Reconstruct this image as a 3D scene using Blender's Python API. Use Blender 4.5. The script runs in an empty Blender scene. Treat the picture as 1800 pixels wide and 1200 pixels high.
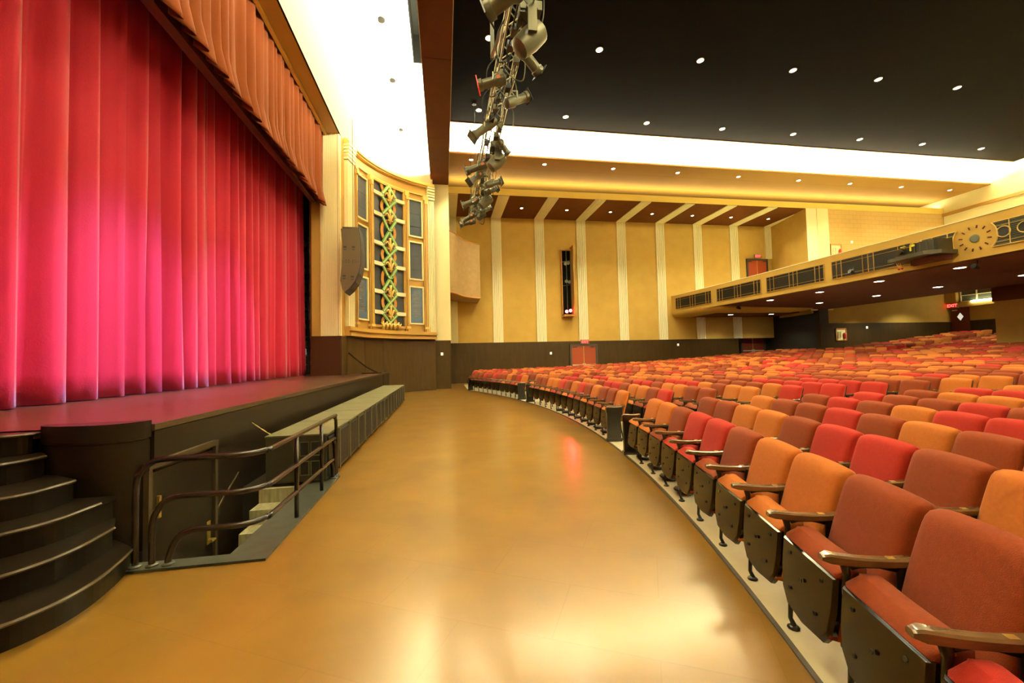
import bpy, math, random
from mathutils import Vector, Matrix
random.seed(7)
PI = math.pi
D = bpy.data
COL = bpy.context.scene.collection
# ------------------------------------------------------------------ materials
def mat(name, c, rough=.6, metal=0., c2=None, scale=6., bump=0., bscale=60., coat=0., emit=None, es=0., stretch=None, spec=.5, sheen=0., trans=0.):
    m = D.materials.new(name); m.use_nodes = True
    nt = m.node_tree; b = nt.nodes['Principled BSDF']
    b.inputs['Base Color'].default_value = (*c, 1); b.inputs['Roughness'].default_value = rough
    b.inputs['Metallic'].default_value = metal; b.inputs['Specular IOR Level'].default_value = spec
    b.inputs['Coat Weight'].default_value = coat; b.inputs['Sheen Weight'].default_value = sheen
    b.inputs['Transmission Weight'].default_value = trans
    if emit:
        b.inputs['Emission Color'].default_value = (*emit, 1); b.inputs['Emission Strength'].default_value = es
    if c2 or bump:
        tc = nt.nodes.new('ShaderNodeTexCoord'); mp = nt.nodes.new('ShaderNodeMapping')
        if stretch: mp.inputs['Scale'].default_value = stretch
        nt.links.new(tc.outputs['Object'], mp.inputs['Vector'])
    if c2:
        n = nt.nodes.new('ShaderNodeTexNoise'); n.inputs['Scale'].default_value = scale; n.inputs['Detail'].default_value = 5
        nt.links.new(mp.outputs[0], n.inputs['Vector'])
        r = nt.nodes.new('ShaderNodeValToRGB'); r.color_ramp.elements[0].position = .3; r.color_ramp.elements[1].position = .7
        r.color_ramp.elements[0].color = (*c, 1); r.color_ramp.elements[1].color = (*c2, 1)
        nt.links.new(n.outputs['Fac'], r.inputs[0]); nt.links.new(r.outputs[0], b.inputs['Base Color'])
    if bump:
        n = nt.nodes.new('ShaderNodeTexNoise'); n.inputs['Scale'].default_value = bscale; n.inputs['Detail'].default_value = 3
        nt.links.new(mp.outputs[0], n.inputs['Vector'])
        u = nt.nodes.new('ShaderNodeBump'); u.inputs['Strength'].default_value = bump; u.inputs['Distance'].default_value = .01
        nt.links.new(n.outputs['Fac'], u.inputs['Height']); nt.links.new(u.outputs[0], b.inputs['Normal'])
    return m
def brick_mat(name, c, c2, mortar, scale, rough, msize, rot=0, noise=0., bump=0., bw=.5, rh=.25, nrm=None, coat=0.):
    m = D.materials.new(name); m.use_nodes = True
    nt = m.node_tree; b = nt.nodes['Principled BSDF']; b.inputs['Roughness'].default_value = rough; b.inputs['Coat Weight'].default_value = coat; b.inputs['Coat Roughness'].default_value = .15
    tc = nt.nodes.new('ShaderNodeTexCoord'); mp = nt.nodes.new('ShaderNodeMapping')
    mp.inputs['Rotation'].default_value = rot if isinstance(rot, tuple) else (0, 0, rot)
    nt.links.new(tc.outputs['Object'], mp.inputs['Vector'])
    t = nt.nodes.new('ShaderNodeTexBrick'); t.inputs['Scale'].default_value = scale; t.inputs['Mortar Size'].default_value = msize
    t.inputs['Brick Width'].default_value = bw; t.inputs['Row Height'].default_value = rh
    t.inputs['Color1'].default_value = (*c, 1); t.inputs['Color2'].default_value = (*c2, 1); t.inputs['Mortar'].default_value = (*mortar, 1)
    nt.links.new(mp.outputs[0], t.inputs['Vector'])
    out = t.outputs['Color']
    if noise:
        n = nt.nodes.new('ShaderNodeTexNoise'); n.inputs['Scale'].default_value = 1.3; n.inputs['Detail'].default_value = 2.5
        nt.links.new(tc.outputs['Object'], n.inputs['Vector'])
        mr = nt.nodes.new('ShaderNodeMapRange'); mr.inputs[1].default_value = .3; mr.inputs[2].default_value = .7
        mr.inputs[3].default_value = 1 - noise; mr.inputs[4].default_value = 1 + noise
        nt.links.new(n.outputs['Fac'], mr.inputs[0])
        mx = nt.nodes.new('ShaderNodeVectorMath'); mx.operation = 'SCALE'
        nt.links.new(out, mx.inputs[0]); nt.links.new(mr.outputs[0], mx.inputs['Scale']); out = mx.outputs[0]
    nt.links.new(out, b.inputs['Base Color'])
    if bump:
        n = nt.nodes.new('ShaderNodeTexNoise'); n.inputs['Scale'].default_value = 2.6; n.inputs['Detail'].default_value = 1
        nt.links.new(tc.outputs['Object'], n.inputs['Vector'])
        u = nt.nodes.new('ShaderNodeBump'); u.inputs['Strength'].default_value = bump; u.inputs['Distance'].default_value = .02
        nt.links.new(n.outputs['Fac'], u.inputs['Height']); nt.links.new(u.outputs[0], b.inputs['Normal'])
    return m
M = {}
M['cork'] = brick_mat('cork_floor', (.215, .113, .016), (.232, .122, .018), (.20, .103, .015), 1., .276, .004, rot=math.radians(28), noise=.18, bump=.08, bw=1.2, rh=.6, coat=.3)
M['slab'] = mat('concrete_slab', (.62, .58, .38), .3, c2=(.72, .68, .47), scale=3, bump=.1, bscale=12)
M['slab_edge'] = mat('dark_edge_strip', (.05, .04, .03), .5)
M['wains'] = mat('brown_wainscot', (.044, .025, .0065), .42, c2=(.056, .033, .009), spec=.2, scale=2.2, stretch=(3, 3, .5), bump=.04)
M['tan'] = mat('tan_plaster', (.53, .35, .078), .8, c2=(.58, .39, .09), spec=.15, scale=1.4, bump=.12, bscale=25)
M['tile'] = brick_mat('acoustic_tile_wall', (.60, .40, .13), (.62, .42, .14), (.50, .32, .085), 1., .8, .012, rot=(PI/2, 0, 0), bw=.62, rh=.3)
M['cream'] = mat('cream_paint', (.92, .88, .54), .6, spec=.2)
M['cream2'] = mat('pale_cream_paint', (.92, .84, .46), .6, spec=.2)
M['white'] = mat('white_plaster', (.86, .80, .62), .8)
M['soffit'] = mat('brown_soffit', (.13, .045, .009), .75, spec=.1, c2=(.15, .053, .011), scale=2)
M['ceil2'] = brick_mat('ochre_ceiling', (.36, .20, .035), (.37, .205, .036), (.25, .13, .022), 1., .75, .012, bw=60., rh=1.62)
M['dark'] = mat('black_brown_ceiling', (.0040, .0026, .0017), .85, c2=(.0048, .0030, .0019), scale=1, spec=.02)
M['beam'] = mat('red_brown_beam', (.095, .021, .003), .6, c2=(.11, .026, .004), scale=2, spec=.2)
M['redwains'] = mat('red_brown_wainscot', (.045, .014, .004), .5, spec=.2)
M['under'] = mat('dark_red_brown_soffit', (.115, .026, .006), .7)
M['lip'] = mat('lip_yellow_glow', (.86, .66, .16), .6, spec=.2)  # yellow glow of the cove put into the lip's base colour
M['gold'] = mat('gold_ochre_paint', (.42, .25, .05), .5)
M['gold2'] = mat('bright_gold_paint', (.66, .46, .12), .45)
M['ivory'] = mat('ivory_paint', (.85, .78, .50), .5)
M['navy'] = mat('dark_blue_cloth_panel', (.018, .024, .032), .45, c2=(.028, .036, .046), scale=1.6)
M['plaq'] = mat('blue_plaque', (.045, .085, .14), .5, c2=(.06, .10, .16), scale=5)
M['green'] = mat('green_paint', (.12, .26, .06), .5)
M['green2'] = mat('pale_green_paint', (.40, .52, .22), .5)
M['ring'] = mat('orange_gold_paint', (.52, .24, .045), .5)
M['letter'] = mat('dull_gold_letters', (.30, .20, .10), .5)
M['curtain'] = mat('red_velvet', (.37, .0075, .030), .7, spec=.2, sheen=.2, bump=.25, bscale=45)
M['valance'] = mat('rust_red_velvet', (.15, .035, .006), .8, spec=.1, sheen=.08)
M['darkred'] = mat('dark_red_cloth', (.10, .015, .006), .8)
M['deck'] = mat('stage_deck_paint', (.055, .022, .011), .28, c2=(.078, .032, .017), scale=4, stretch=(4, .4, 1), bump=.15, bscale=8)
M['apron'] = mat('dark_brown_apron', (.013, .0085, .004), .36, c2=(.017, .011, .005), scale=3, spec=.3)
M['step'] = mat('dark_stair_paint', (.010, .0065, .003), .36, spec=.22)
M['nose'] = mat('worn_nosing', (.060, .042, .02), .35)
M['curb'] = mat('grey_rubber_curb', (.03, .033, .024), .45, c2=(.05, .055, .038), scale=7)
M['pitst'] = mat('worn_concrete_step', (.26, .24, .13), .6, c2=(.42, .39, .23), scale=5, stretch=(6, 2, 1))
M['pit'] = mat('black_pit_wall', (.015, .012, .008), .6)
M['iron'] = mat('black_cast_iron', (.010, .008, .006), .28, spec=.6)
M['rail'] = mat('black_pipe_rail', (.016, .011, .010), .25, spec=.6)
M['pan'] = mat('bronze_black_seat_pan', (.009, .006, .003), .16, spec=.32)
M['shell'] = mat('bronze_seat_back_shell', (.12, .095, .05), .3, metal=.6)
M['wood'] = mat('walnut_armrest', (.115, .062, .022), .22, c2=(.17, .10, .04), scale=9, stretch=(6, 1, 6), coat=.5)
M['brass'] = mat('brass_plate', (.75, .55, .14), .3, metal=.8)
for k, c, c2 in (('O', (.45, .135, .022), (.50, .155, .026)), ('R', (.215, .038, .008), (.24, .044, .009)), ('C', (.38, .024, .015), (.42, .029, .017))):
    M[k] = mat({'O': 'orange', 'R': 'rust', 'C': 'crimson'}[k] + '_seat_fabric', c, .85, c2=c2, scale=40, bump=.35, bscale=260, sheen=.08, spec=.12)
M['spk'] = mat('olive_black_cabinet', (.030, .026, .014), .45, c2=(.04, .035, .02), scale=6)
M['spktop'] = mat('pale_olive_cabinet_top', (.10, .097, .048), .5, c2=(.13, .123, .062), spec=.3, scale=3)  # paler olive than the cabinet sides; also on battens and handle rims
M['grill'] = mat('black_grille_cloth', (.022, .018, .012), .6)
M['black'] = mat('matte_black', (.006, .005, .004), .6)
M['arr'] = mat('brown_speaker_paint', (.085, .062, .028), .42)
M['fix'] = mat('olive_grey_lamp_body', (.085, .082, .045), .4, metal=.3)
M['alum'] = mat('dull_aluminium', (.30, .30, .20), .4, metal=.7)
M['gelred'] = mat('red_gel', (.6, .01, .008), .4, emit=(1, .02, .01), es=.35)
M['orange'] = mat('orange_tag', (.6, .15, .04), .5)
M['door'] = mat('red_brown_door', (.33, .052, .012), .45)
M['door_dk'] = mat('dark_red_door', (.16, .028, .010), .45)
M['metal'] = mat('push_bar_metal', (.8, .74, .5), .3, metal=.5)
M['plate'] = mat('glowing_white_plastic', (.85, .82, .7), .4, emit=(1, .95, .8), es=.3)  # plastic with added glow; wall plates emit too though they are no lamps
M['sign'] = mat('exit_sign_box', (.30, .20, .12), .5)
M['signface'] = mat('exit_sign_face', (.05, .004, .003), .5, emit=(1, .02, .01), es=.08)
M['exitred'] = mat('exit_red_glow', (.9, .02, .02), .5, emit=(1, .04, .03), es=4.)
M['exitwhite'] = mat('exit_white_glow', (.9, .6, .5), .5, emit=(1, .45, .35), es=3.)
M['lamp'] = mat('downlight_lens', (.9, .9, .8), .5, emit=(1, .93, .80), es=14.)
M['ring_l'] = mat('downlight_trim', (.7, .6, .35), .5)
M['redlamp'] = mat('red_spot_lens', (.9, .1, .1), .5, emit=(1, .05, .06), es=22.)
M['tube'] = mat('fluorescent_tube', (.9, .9, .8), .5, emit=(1, .92, .6), es=16.)
M['recess'] = mat('dark_recess', (.004, .004, .003), .8, spec=.1)
M['yellow'] = mat('yellow_tape', (.75, .70, .03), .5)
M['grey'] = mat('grey_backstage', (.10, .115, .11), .6)
M['disc'] = mat('grey_green_disc', (.10, .11, .065), .4)
M['sculpt'] = mat('rough_tan_panel', (.32, .21, .075), .8, c2=(.38, .25, .095), scale=4, bump=.3, bscale=40)
M['chain'] = mat('brass_chain', (.45, .36, .16), .35, metal=.7)
M['extred'] = mat('extinguisher_red', (.5, .03, .02), .4)
# ------------------------------------------------------------------ mesh helpers
class MB:
    def __init__(s): s.v = []; s.f = []; s.mi = []; s.cur = 0
    def add(s, vs, fs):
        o = len(s.v); s.v += [tuple(p) for p in vs]; s.f += [tuple(i + o for i in f) for f in fs]; s.mi += [s.cur] * len(fs); return s
    def box(s, x0, x1, y0, y1, z0, z1):
        return s.add([(x0, y0, z0), (x1, y0, z0), (x1, y1, z0), (x0, y1, z0), (x0, y0, z1), (x1, y0, z1), (x1, y1, z1), (x0, y1, z1)],
                     [(0, 3, 2, 1), (4, 5, 6, 7), (0, 1, 5, 4), (1, 2, 6, 5), (2, 3, 7, 6), (3, 0, 4, 7)])
    def quad(s, a, b, c, d): return s.add([a, b, c, d], [(0, 1, 2, 3)])
    def prism(s, poly, a0, a1, ax='z'):   # poly of 2D points extruded along ax
        n = len(poly)
        def P(p, a): return {'z': (p[0], p[1], a), 'y': (p[0], a, p[1]), 'x': (a, p[0], p[1])}[ax]
        vs = [P(p, a0) for p in poly] + [P(p, a1) for p in poly]
        fs = [tuple(range(n))[::-1], tuple(range(n, 2 * n))] + [(i, (i + 1) % n, (i + 1) % n + n, i + n) for i in range(n)]
        return s.add(vs, fs)
    def tube(s, pts, r, n=8, cap=True, flat=1.):
        pts = [Vector(p) for p in pts]; rs = r if isinstance(r, (list, tuple)) else [r] * len(pts)
        t0 = (pts[1] - pts[0]).normalized(); up = Vector((0, 0, 1)) if abs(t0.z) < .9 else Vector((1, 0, 0))
        vs = []; prev = t0.cross(up).normalized()
        for i, p in enumerate(pts):
            t = ((pts[min(i + 1, len(pts) - 1)] - pts[max(i - 1, 0)])).normalized()
            a = (prev - t * prev.dot(t)).normalized(); prev = a; b = t.cross(a)
            for k in range(n):
                w = 2 * PI * k / n; vs.append(p + a * math.cos(w) * rs[i] + b * math.sin(w) * rs[i] * flat)
        fs = [(i * n + k, i * n + (k + 1) % n, (i + 1) * n + (k + 1) % n, (i + 1) * n + k) for i in range(len(pts) - 1) for k in range(n)]
        if cap: fs += [tuple(range(n))[::-1], tuple(range((len(pts) - 1) * n, len(pts) * n))]
        return s.add(vs, fs)
    def lathe(s, prof, n=24, c=(0, 0, 0), ax=None, a=None):   # prof (r,h) about z, optional matrix
        mtx = ax if ax is not None else Matrix.Identity(4)
        vs = []; 
        for r, h in prof:
            for k in range(n):
                w = 2 * PI * k / n; vs.append(Vector(c) + (mtx @ Vector((r * math.cos(w), r * math.sin(w), h))))
        m = len(prof)
        fs = [(i * n + k, i * n + (k + 1) % n, (i + 1) * n + (k + 1) % n, (i + 1) * n + k) for i in range(m - 1) for k in range(n)]
        fs += [tuple(range(n))[::-1], tuple(range((m - 1) * n, m * n))]
        return s.add(vs, fs)
    def grid(s, fn, nu, nv, flip=False):
        vs = [fn(i / nu, j / nv) for i in range(nu + 1) for j in range(nv + 1)]
        fs = []
        for i in range(nu):
            for j in range(nv):
                q = (i * (nv + 1) + j, (i + 1) * (nv + 1) + j, (i + 1) * (nv + 1) + j + 1, i * (nv + 1) + j + 1)
                fs.append(q[::-1] if flip else q)
        return s.add(vs, fs)
    def xf(s, m, start=0):
        s.v = s.v[:start] + [tuple(m @ Vector(p)) for p in s.v[start:]]; return s
    def mesh(s, name, mats, smooth=False):
        me = D.meshes.new(name); me.from_pydata(s.v, [], s.f)
        for m in (mats if isinstance(mats, list) else [mats]): me.materials.append(m)
        if isinstance(mats, list): me.polygons.foreach_set('material_index', s.mi)
        if smooth:
            me.polygons.foreach_set('use_smooth', [True] * len(s.f))
            if smooth != 'all': me.set_sharp_from_angle(angle=math.radians(38))
        me.validate(); me.update(); return me
    def build(s, name, m, parent=None, smooth=False, **kw):
        o = D.objects.new(name, s.mesh(name, m, smooth)); COL.objects.link(o)
        if parent: o.parent = parent
        for k, v in kw.items(): o[{'cat': 'category'}.get(k, k)] = v
        return o
def struct(name, mb, m, smooth=False): return mb.build(name, m, None, smooth, kind='structure')
def thing(name, label, cat, loc=(0, 0, 0), rz=0, group=None):
    o = D.objects.new(name, None); COL.objects.link(o); o.empty_display_size = .2
    o.location = loc; o.rotation_euler = (0, 0, rz); o['label'] = label; o['category'] = cat
    if group: o['group'] = group
    return o
def tree_copy(root, loc, rz, label=None, group=None):
    r = root.copy(); COL.objects.link(r); r.location = loc; r.rotation_euler = (0, 0, rz)
    if label: r['label'] = label
    if group: r['group'] = group
    for ch in list(root.children):
        c = ch.copy(); COL.objects.link(c); c.parent = r
        for g in list(ch.children):
            d = g.copy(); COL.objects.link(d); d.parent = c
    return r
def text_mesh(txt, size, name, m, parent, mtx, ext=.004):
    cu = D.curves.new('tmp', 'FONT'); cu.body = txt; cu.size = size; cu.extrude = ext; cu.align_x = 'CENTER'; cu.align_y = 'CENTER'; cu.offset = size * .02
    o = D.objects.new('tmp', cu); COL.objects.link(o)
    me = D.meshes.new_from_object(o.evaluated_get(bpy.context.evaluated_depsgraph_get()))
    D.objects.remove(o)
    me.transform(mtx); me.materials.clear(); me.materials.append(m)
    q = D.objects.new(name, me); COL.objects.link(q); q.parent = parent; return q
def catmull(P, n=8):
    out = []; P = [Vector(p) for p in P]
    for i in range(len(P) - 1):
        a, b, c, d = P[max(i - 1, 0)], P[i], P[i + 1], P[min(i + 2, len(P) - 1)]
        for k in range(n):
            t = k / n; out.append(.5 * ((2 * b) + (c - a) * t + (2 * a - 5 * b + 4 * c - d) * t * t + (3 * b - a - 3 * c + d) * t ** 3))
    out.append(P[-1]); return out
# ------------------------------------------------------------------ camera
CH = 1.65; F = 720.
Zc = Vector((-425, 18000, -F)).normalized(); Yc = Vector((-120, -34, -F)); Yc = (Yc - Zc * Yc.dot(Zc)).normalized(); Xc = Yc.cross(Zc)
cam = D.cameras.new('camera'); camo = D.objects.new('camera', cam); COL.objects.link(camo)
cam.sensor_width = 36; cam.lens = 36 * F / 1800; cam.clip_end = 300; cam.clip_start = .05
R3 = Matrix((Xc, Yc, Zc)); camo.matrix_world = Matrix.Translation((0, 0, CH)) @ R3.to_4x4()
bpy.context.scene.camera = camo
def project(p):
    c = R3.transposed() @ (Vector(p) - Vector((0, 0, CH)))
    if c.z > -.1: return None
    return 900 - F * c.x / c.z, 600 + F * c.y / c.z
def ray(u, v): return R3 @ Vector((u - 900, 600 - v, -F))
def on_y(u, v, y): d = ray(u, v); t = y / d.y; return Vector((d.x * t, y, CH + d.z * t))
# ------------------------------------------------------------------ floor, rake, seating geometry
CX, CY, R0 = -25.6, 10.94, 28.9
def rise(r): return .0018 * max(r - .5, 0) ** 2
def arc(rho, th, z): t = math.radians(th); return (CX + rho * math.cos(t), CY + rho * math.sin(t), z)
PX0, PX1, PY0, PY1 = -2.70, -1.84, 3.95, 6.02     # stair opening in the floor
mb = MB()
for x0, x1, y0, y1 in ((-2.75, PX1, -5.6, PY0), (-2.75, PX1, PY1, 28.2), (PX1, 9, -5.6, 28.2)): mb.quad((x0, y0, 0), (x1, y0, 0), (x1, y1, 0), (x0, y1, 0))
struct('floor', mb, M['cork'])
mb = MB()
def thmax(rho): return math.degrees(min(math.asin(min(.999, (26.75 - CY) / rho)), math.acos(26.84 / rho)))
mb.grid(lambda a, b: arc(R0 + b * 41, -33 + a * (33 + thmax(R0 + b * 41)), .012 + rise(b * 41)), 90, 60)
mb.grid(lambda a, b: arc(R0, -33 + a * (33 + thmax(R0)), .012 * b), 90, 1)
o = struct('floor_seating', mb, M['slab'], 'all')
mb = MB(); mb.grid(lambda a, b: arc(R0 + 1.2 + b * 40, thmax(R0 + 1.2 + b * 40) - .05 + a * 6, .008 + rise(1.2 + b * 40)), 6, 50)
struct('floor_side_aisle', mb, M['cork'], 'all')
mb = MB(); TM = thmax(R0); mb.grid(lambda a, b: arc(R0 - .028 + .028 * b, -33 + a * (33 + TM), .014), 90, 1); mb.grid(lambda a, b: arc(R0 - .028, -33 + a * (33 + TM), .014 * b), 90, 1)
struct('trim_1', mb, M['slab_edge'])
# ------------------------------------------------------------------ far and near side walls
YW, YI, ZW = 28., 24.05, 11.45          # far wall, soffit lip, soffit height
mb = MB(); mb.box(.3, 25.5, YW, YW + .25, 2.73, 11.5)
# slot opening is built as a box standing out from the wall
struct('wall_far', mb, M['tan'])
mb = MB()
for a, b in ((.42, 22.3),): mb.box(a, b, YW - .06, YW + .2, 0, 2.73)
for x in (2.2, 4.4, 6.6, 11.6, 13.8, 16., 18.2, 20.4): mb.box(x, x + .02, YW - .068, YW - .05, 0, 2.73)
struct('wall_far_wainscot', mb, M['wains'])
# fluted strips up the wall and along the soffit
def flutes(x0, x1, a0, a1, ax, base, depth, sgn, n=5):
    mb = MB(); w = (x1 - x0) / n
    for i in range(n):
        xa = x0 + i * w + .014; xb = x0 + (i + 1) * w - .014
        if ax == 'wall': mb.box(xa, xb, base - depth, base, a0, a1)
        else: mb.box(xa, xb, a0, a1, base - depth, base)
    if ax == 'wall': mb.box(x0, x1, base - depth * .45, base, a0, a1)
    else: mb.box(x0, x1, a0, a1, base - depth * .45, base)
    return mb
k = 2
for i in range(8):
    x0 = 3.40 + 3.075 * i - (3.075 if i == 99 else 0)
    z0 = 2.73 if i < 7 else 8.9
    st = flutes(x0, x0 + .70, z0, ZW, 'wall', YW, .09, 1)
    s2 = flutes(x0, x0 + .70, YI + .02, YW - .09, 'soffit', ZW, .05, 1); st.add(s2.v, s2.f)
    struct('trim_%d' % k, st, M['cream']); k += 1
st = flutes(.45, 1.0, 2.73, ZW, 'wall', YW, .09, 1); s2 = flutes(.45, 1.0, YI + .02, YW - .09, 'soffit', ZW, .05, 1); st.add(s2.v, s2.f)
struct('trim_%d' % k, st, M['cream']); k += 1
def slabs(name, boxes, m):
    mb = MB()
    for b in boxes: mb.box(*b)
    return struct(name, mb, m)
YM = 22.4                                # mirror: near side y' = YM - y
slabs('ceiling_soffit_far', [(.3, 25.4, YI + .004, 28.2, ZW, ZW + .15)], M['soffit'])
slabs('ceiling_soffit_near', [(.3, 25.4, -5.8, YM - YI, ZW, ZW + .15)], M['soffit'])
# lip of the soffit carrying the cove
slabs('trim_21', [(.3, 36.4, YI - .02, YI + .004, ZW, ZW + .40)], M['lip'])
slabs('trim_22', [(.3, 36.4, YM - YI, YM - YI + .02, ZW, ZW + .40)], M['lip'])
slabs('ceiling_band_far', [(.3, 37.3, 21.35, 28.2, 12.5, 12.6)], M['ceil2'])
slabs('ceiling_band_near', [(.3, 37.3, -5.8, YM - 21.35, 12.5, 12.6)], M['ceil2'])
slabs('ceiling', [(.43, 46, YM - 20.15, 20.15, 13.5, 13.7)], M['dark'])
slabs('trim_23', [(.43, 46, 20.15, 20.19, 13.47, 13.72)], M['ring'])
slabs('trim_24', [(.43, 46, YM - 20.19, YM - 20.15, 13.47, 13.72)], M['ring'])
mb = MB()
prof = [(23.4, 12.6), (23.4, 13.2), (23.0, 13.7), (22.3, 14.1), (21.2, 14.3), (19.8, 14.35)]
mb.grid(lambda a, b: (.3 + 46 * a, *[(prof[min(int(b * 5), 4)][i] * (1 - (b * 5 - min(int(b * 5), 4))) + prof[min(int(b * 5), 4) + 1][i] * (b * 5 - min(int(b * 5), 4))) for i in (0, 1)]), 2, 5)
struct('ceiling_cove_far', mb, M['white'], 'all')
m2 = MB(); m2.add([(x, YM - y, z) for x, y, z in mb.v], mb.f); struct('ceiling_cove_near', m2, M['white'], 'all')
# return wall at the end of the recess and alcove below
mb = MB(); mb.prism([(25.5, 28.2), (24.72, YI), (24.9, YI), (25.7, 28.2)], 4.2, ZW); struct('wall_recess_end', mb, M['tan'])
mb = MB(); mb.prism([(24.72, YI), (25.5, YI - .06), (25.52, YI + .1), (24.8, YI + .25)], 4.4, ZW); struct('trim_25', mb, M['cream'])
slabs('trim_26', [(25.5, 26.4, YI - .09, YI + .1, 4.4, ZW)], M['cream2'])
slabs('wall_far_rear', [(26.0, 36.6, YI, YI + .2, 3.5, ZW + .1)], M['tile'])
slabs('wall_far_rear_lower', [(25.3, 36.6, YI - .015, YI, 3.5, 5.9)], M['tan'])
slabs('wall_far_rear_wainscot', [(25.3, 36.6, YI - .05, YI + .2, .3, 3.5)], M['wains'])
slabs('trim_27', [(25.25, 25.95, YI - .12, YI + .2, .3, 4.9)], M['wains'])
slabs('wall_alcove', [(22.3, 25.5, 28.6, 28.8, 3.6, 4.9)], M['tan'])
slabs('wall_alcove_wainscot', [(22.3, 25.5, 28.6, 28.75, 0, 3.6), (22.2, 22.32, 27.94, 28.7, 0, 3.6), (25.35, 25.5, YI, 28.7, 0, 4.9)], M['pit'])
mb = flutes(22.35, 22.95, 3.6, 4.9, 'wall', 28.6, .06, 1); m_ = flutes(24.9, 25.3, 3.6, 4.9, 'wall', 28.6, .06, 1); mb.add(m_.v, m_.f); struct('trim_28', mb, M['gold'])
# near side wall (behind the camera's shoulder) mirrors the far one
slabs('wall_near', [(.3, 46, -5.9, -5.6, 0, 12.5), (-14, .4, -5.9, -5.6, 0, 14)], M['tan'])
slabs('wall_near_wainscot', [(.3, 46, -5.6, -5.55, 0, 2.73)], M['wains'])
# back wall
slabs('wall_back_upper', [(36.4, 36.6, -5.9, 28.2, 5.7, 14.4)], M['cream'])
slabs('trim_29', [(36.25, 36.4, -5.6, YI, 11.25, 11.45)], M['gold'])
slabs('wall_back', [(36.4, 36.6, -5.9, YI + .1, 3.5, 5.8)], M['tan'])
slabs('wall_back_wainscot', [(36.36, 36.6, -5.9, YI, .3, 3.5)], M['wains'])
slabs('trim_30', [(36.2, 36.4, 14, 24.0, 4.50, 4.85)], M['tan'])
slabs('trim_31', [(36.0, 36.4, 23.4, 24.05, 4.85, 5.8)], M['tan'])
# ------------------------------------------------------------------ stage house
AX = -2.68; SZ = 1.11
mb = MB()
mb.prism([(-2.6, 18.3), (AX, 4.35), (-3.5, 4.2), (-14, 4.2), (-14, 21), (-4.35, 21), (-4.35, 17.95), (-4.1, 18.0), (-3.8, 19.2), (-3.3, 20.2), (-2.62, 20.6)], SZ - .06, SZ)
struct('floor_stage', mb, M['deck'])
mb = MB(); mb.prism([(AX + .02, 4.33), (-2.605, 18.5), (-2.9, 18.5), (-2.95, 4.33)], -1.4, SZ - .06); mb.box(-2.9, -2.64, 18.85, 20.7, 0, SZ - .06); mb.box(AX + .015, AX + .035, 12.3, 12.32, 0, 1.04)
struct('wall_stage_apron', mb, M['apron'])
mb = MB(); mb.prism([(AX - .02, 4.32), (AX + .03, 4.32), (-2.585, 18.35), (-2.585, 20.4), (-2.64, 20.4), (-2.64, 18.3)], SZ - .05, SZ + .006); struct('trim_32', mb, M['nose'])
slabs('wall_stage_back', [(-14.2, -14, -5.9, 24, 0, 16), (-14, -4.4, 24, 24.2, 0, 16)], M['black'])
slabs('ceiling_stage', [(-14.2, -4.8, -5.9, 24.2, 15.9, 16)], M['black'])
# proscenium
slabs('wall_proscenium', [(-4.98, -4.2, 17.9, 18.3, 2.73, 14)], M['cream2'])
mb = MB()
for i in range(9): mb.box(-4.95 + i * .085, -4.92 + i * .085 + .03, 17.875, 17.9, 2.73, 11.28)
struct('trim_33', mb, M['cream'])
slabs('trim_34', [(-5.34, -4.98, 17.96, 18.3, 2.73, 12)], M['gold'])
slabs('wall_proscenium_wainscot', [(-5.34, -4.2, 17.88, 18.3, SZ, 2.73)], M['redwains'])
slabs('ceiling_proscenium', [(-4.72, -4.2, -5.6, 18.3, 11.28, 11.5), (-4.22, -4.2, -5.6, 18.3, 11.28, 14)], M['gold'])
slabs('trim_35', [(-4.8, -4.7, -5.6, 17.9, 11.2, 11.5)], M['gold2'])
# white sounding board between proscenium and beam
mb = MB()
BP = [(-4.2, 11.36), (-3.6, 11.75), (-3.0, 12.1), (-2.4, 12.4), (-1.8, 12.6), (-1.2, 12.72), (-.93, 12.75)]
def BPf(b): i = min(int(b * 6), 5); t = b * 6 - i; return tuple(BP[i][q] * (1 - t) + BP[i + 1][q] * t for q in (0, 1))
mb.grid(lambda a, b: (BPf(b)[0], -5.6 + 28.8 * a, BPf(b)[1]), 8, 6); mb.box(-.92, -.5, 15.3, 23.4, 12.75, 12.8)
struct('ceiling_sounding_board', mb, M['white'], 'all')
slabs('ceiling_slot', [(-.92, -.5, -5.6, 15.3, 13.9, 14), (-.96, -.92, -5.6, 15.3, 12.75, 14), (-.92, -.5, 15.3, 15.35, 12.8, 14)], M['recess'])
slabs('ceiling_beam', [(-.56, .43, -5.6, 23.5, 11.7, 14.2)], M['beam'])
mb = MB(); mb.box(-.575, -.56, -5.6, 23.5, 11.70, 11.75); mb.box(.43, .445, -5.6, 23.5, 11.7, 11.75); struct('trim_36', mb, M['ivory'])
mb = MB()
for y in (3, 8, 13.5, 18.5, 22): mb.box(-.56, .43, y, y + .02, 11.694, 11.7)
struct('trim_37', mb, M['darkred'])
slabs('wall_pillar', [(-.44, .43, 23.5, 28.2, 2.73, 11.7)], M['cream2'])
slabs('wall_pillar_wainscot', [(-.44, .41, 23.47, 28.2, 0, 2.73)], M['wains'])
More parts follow.
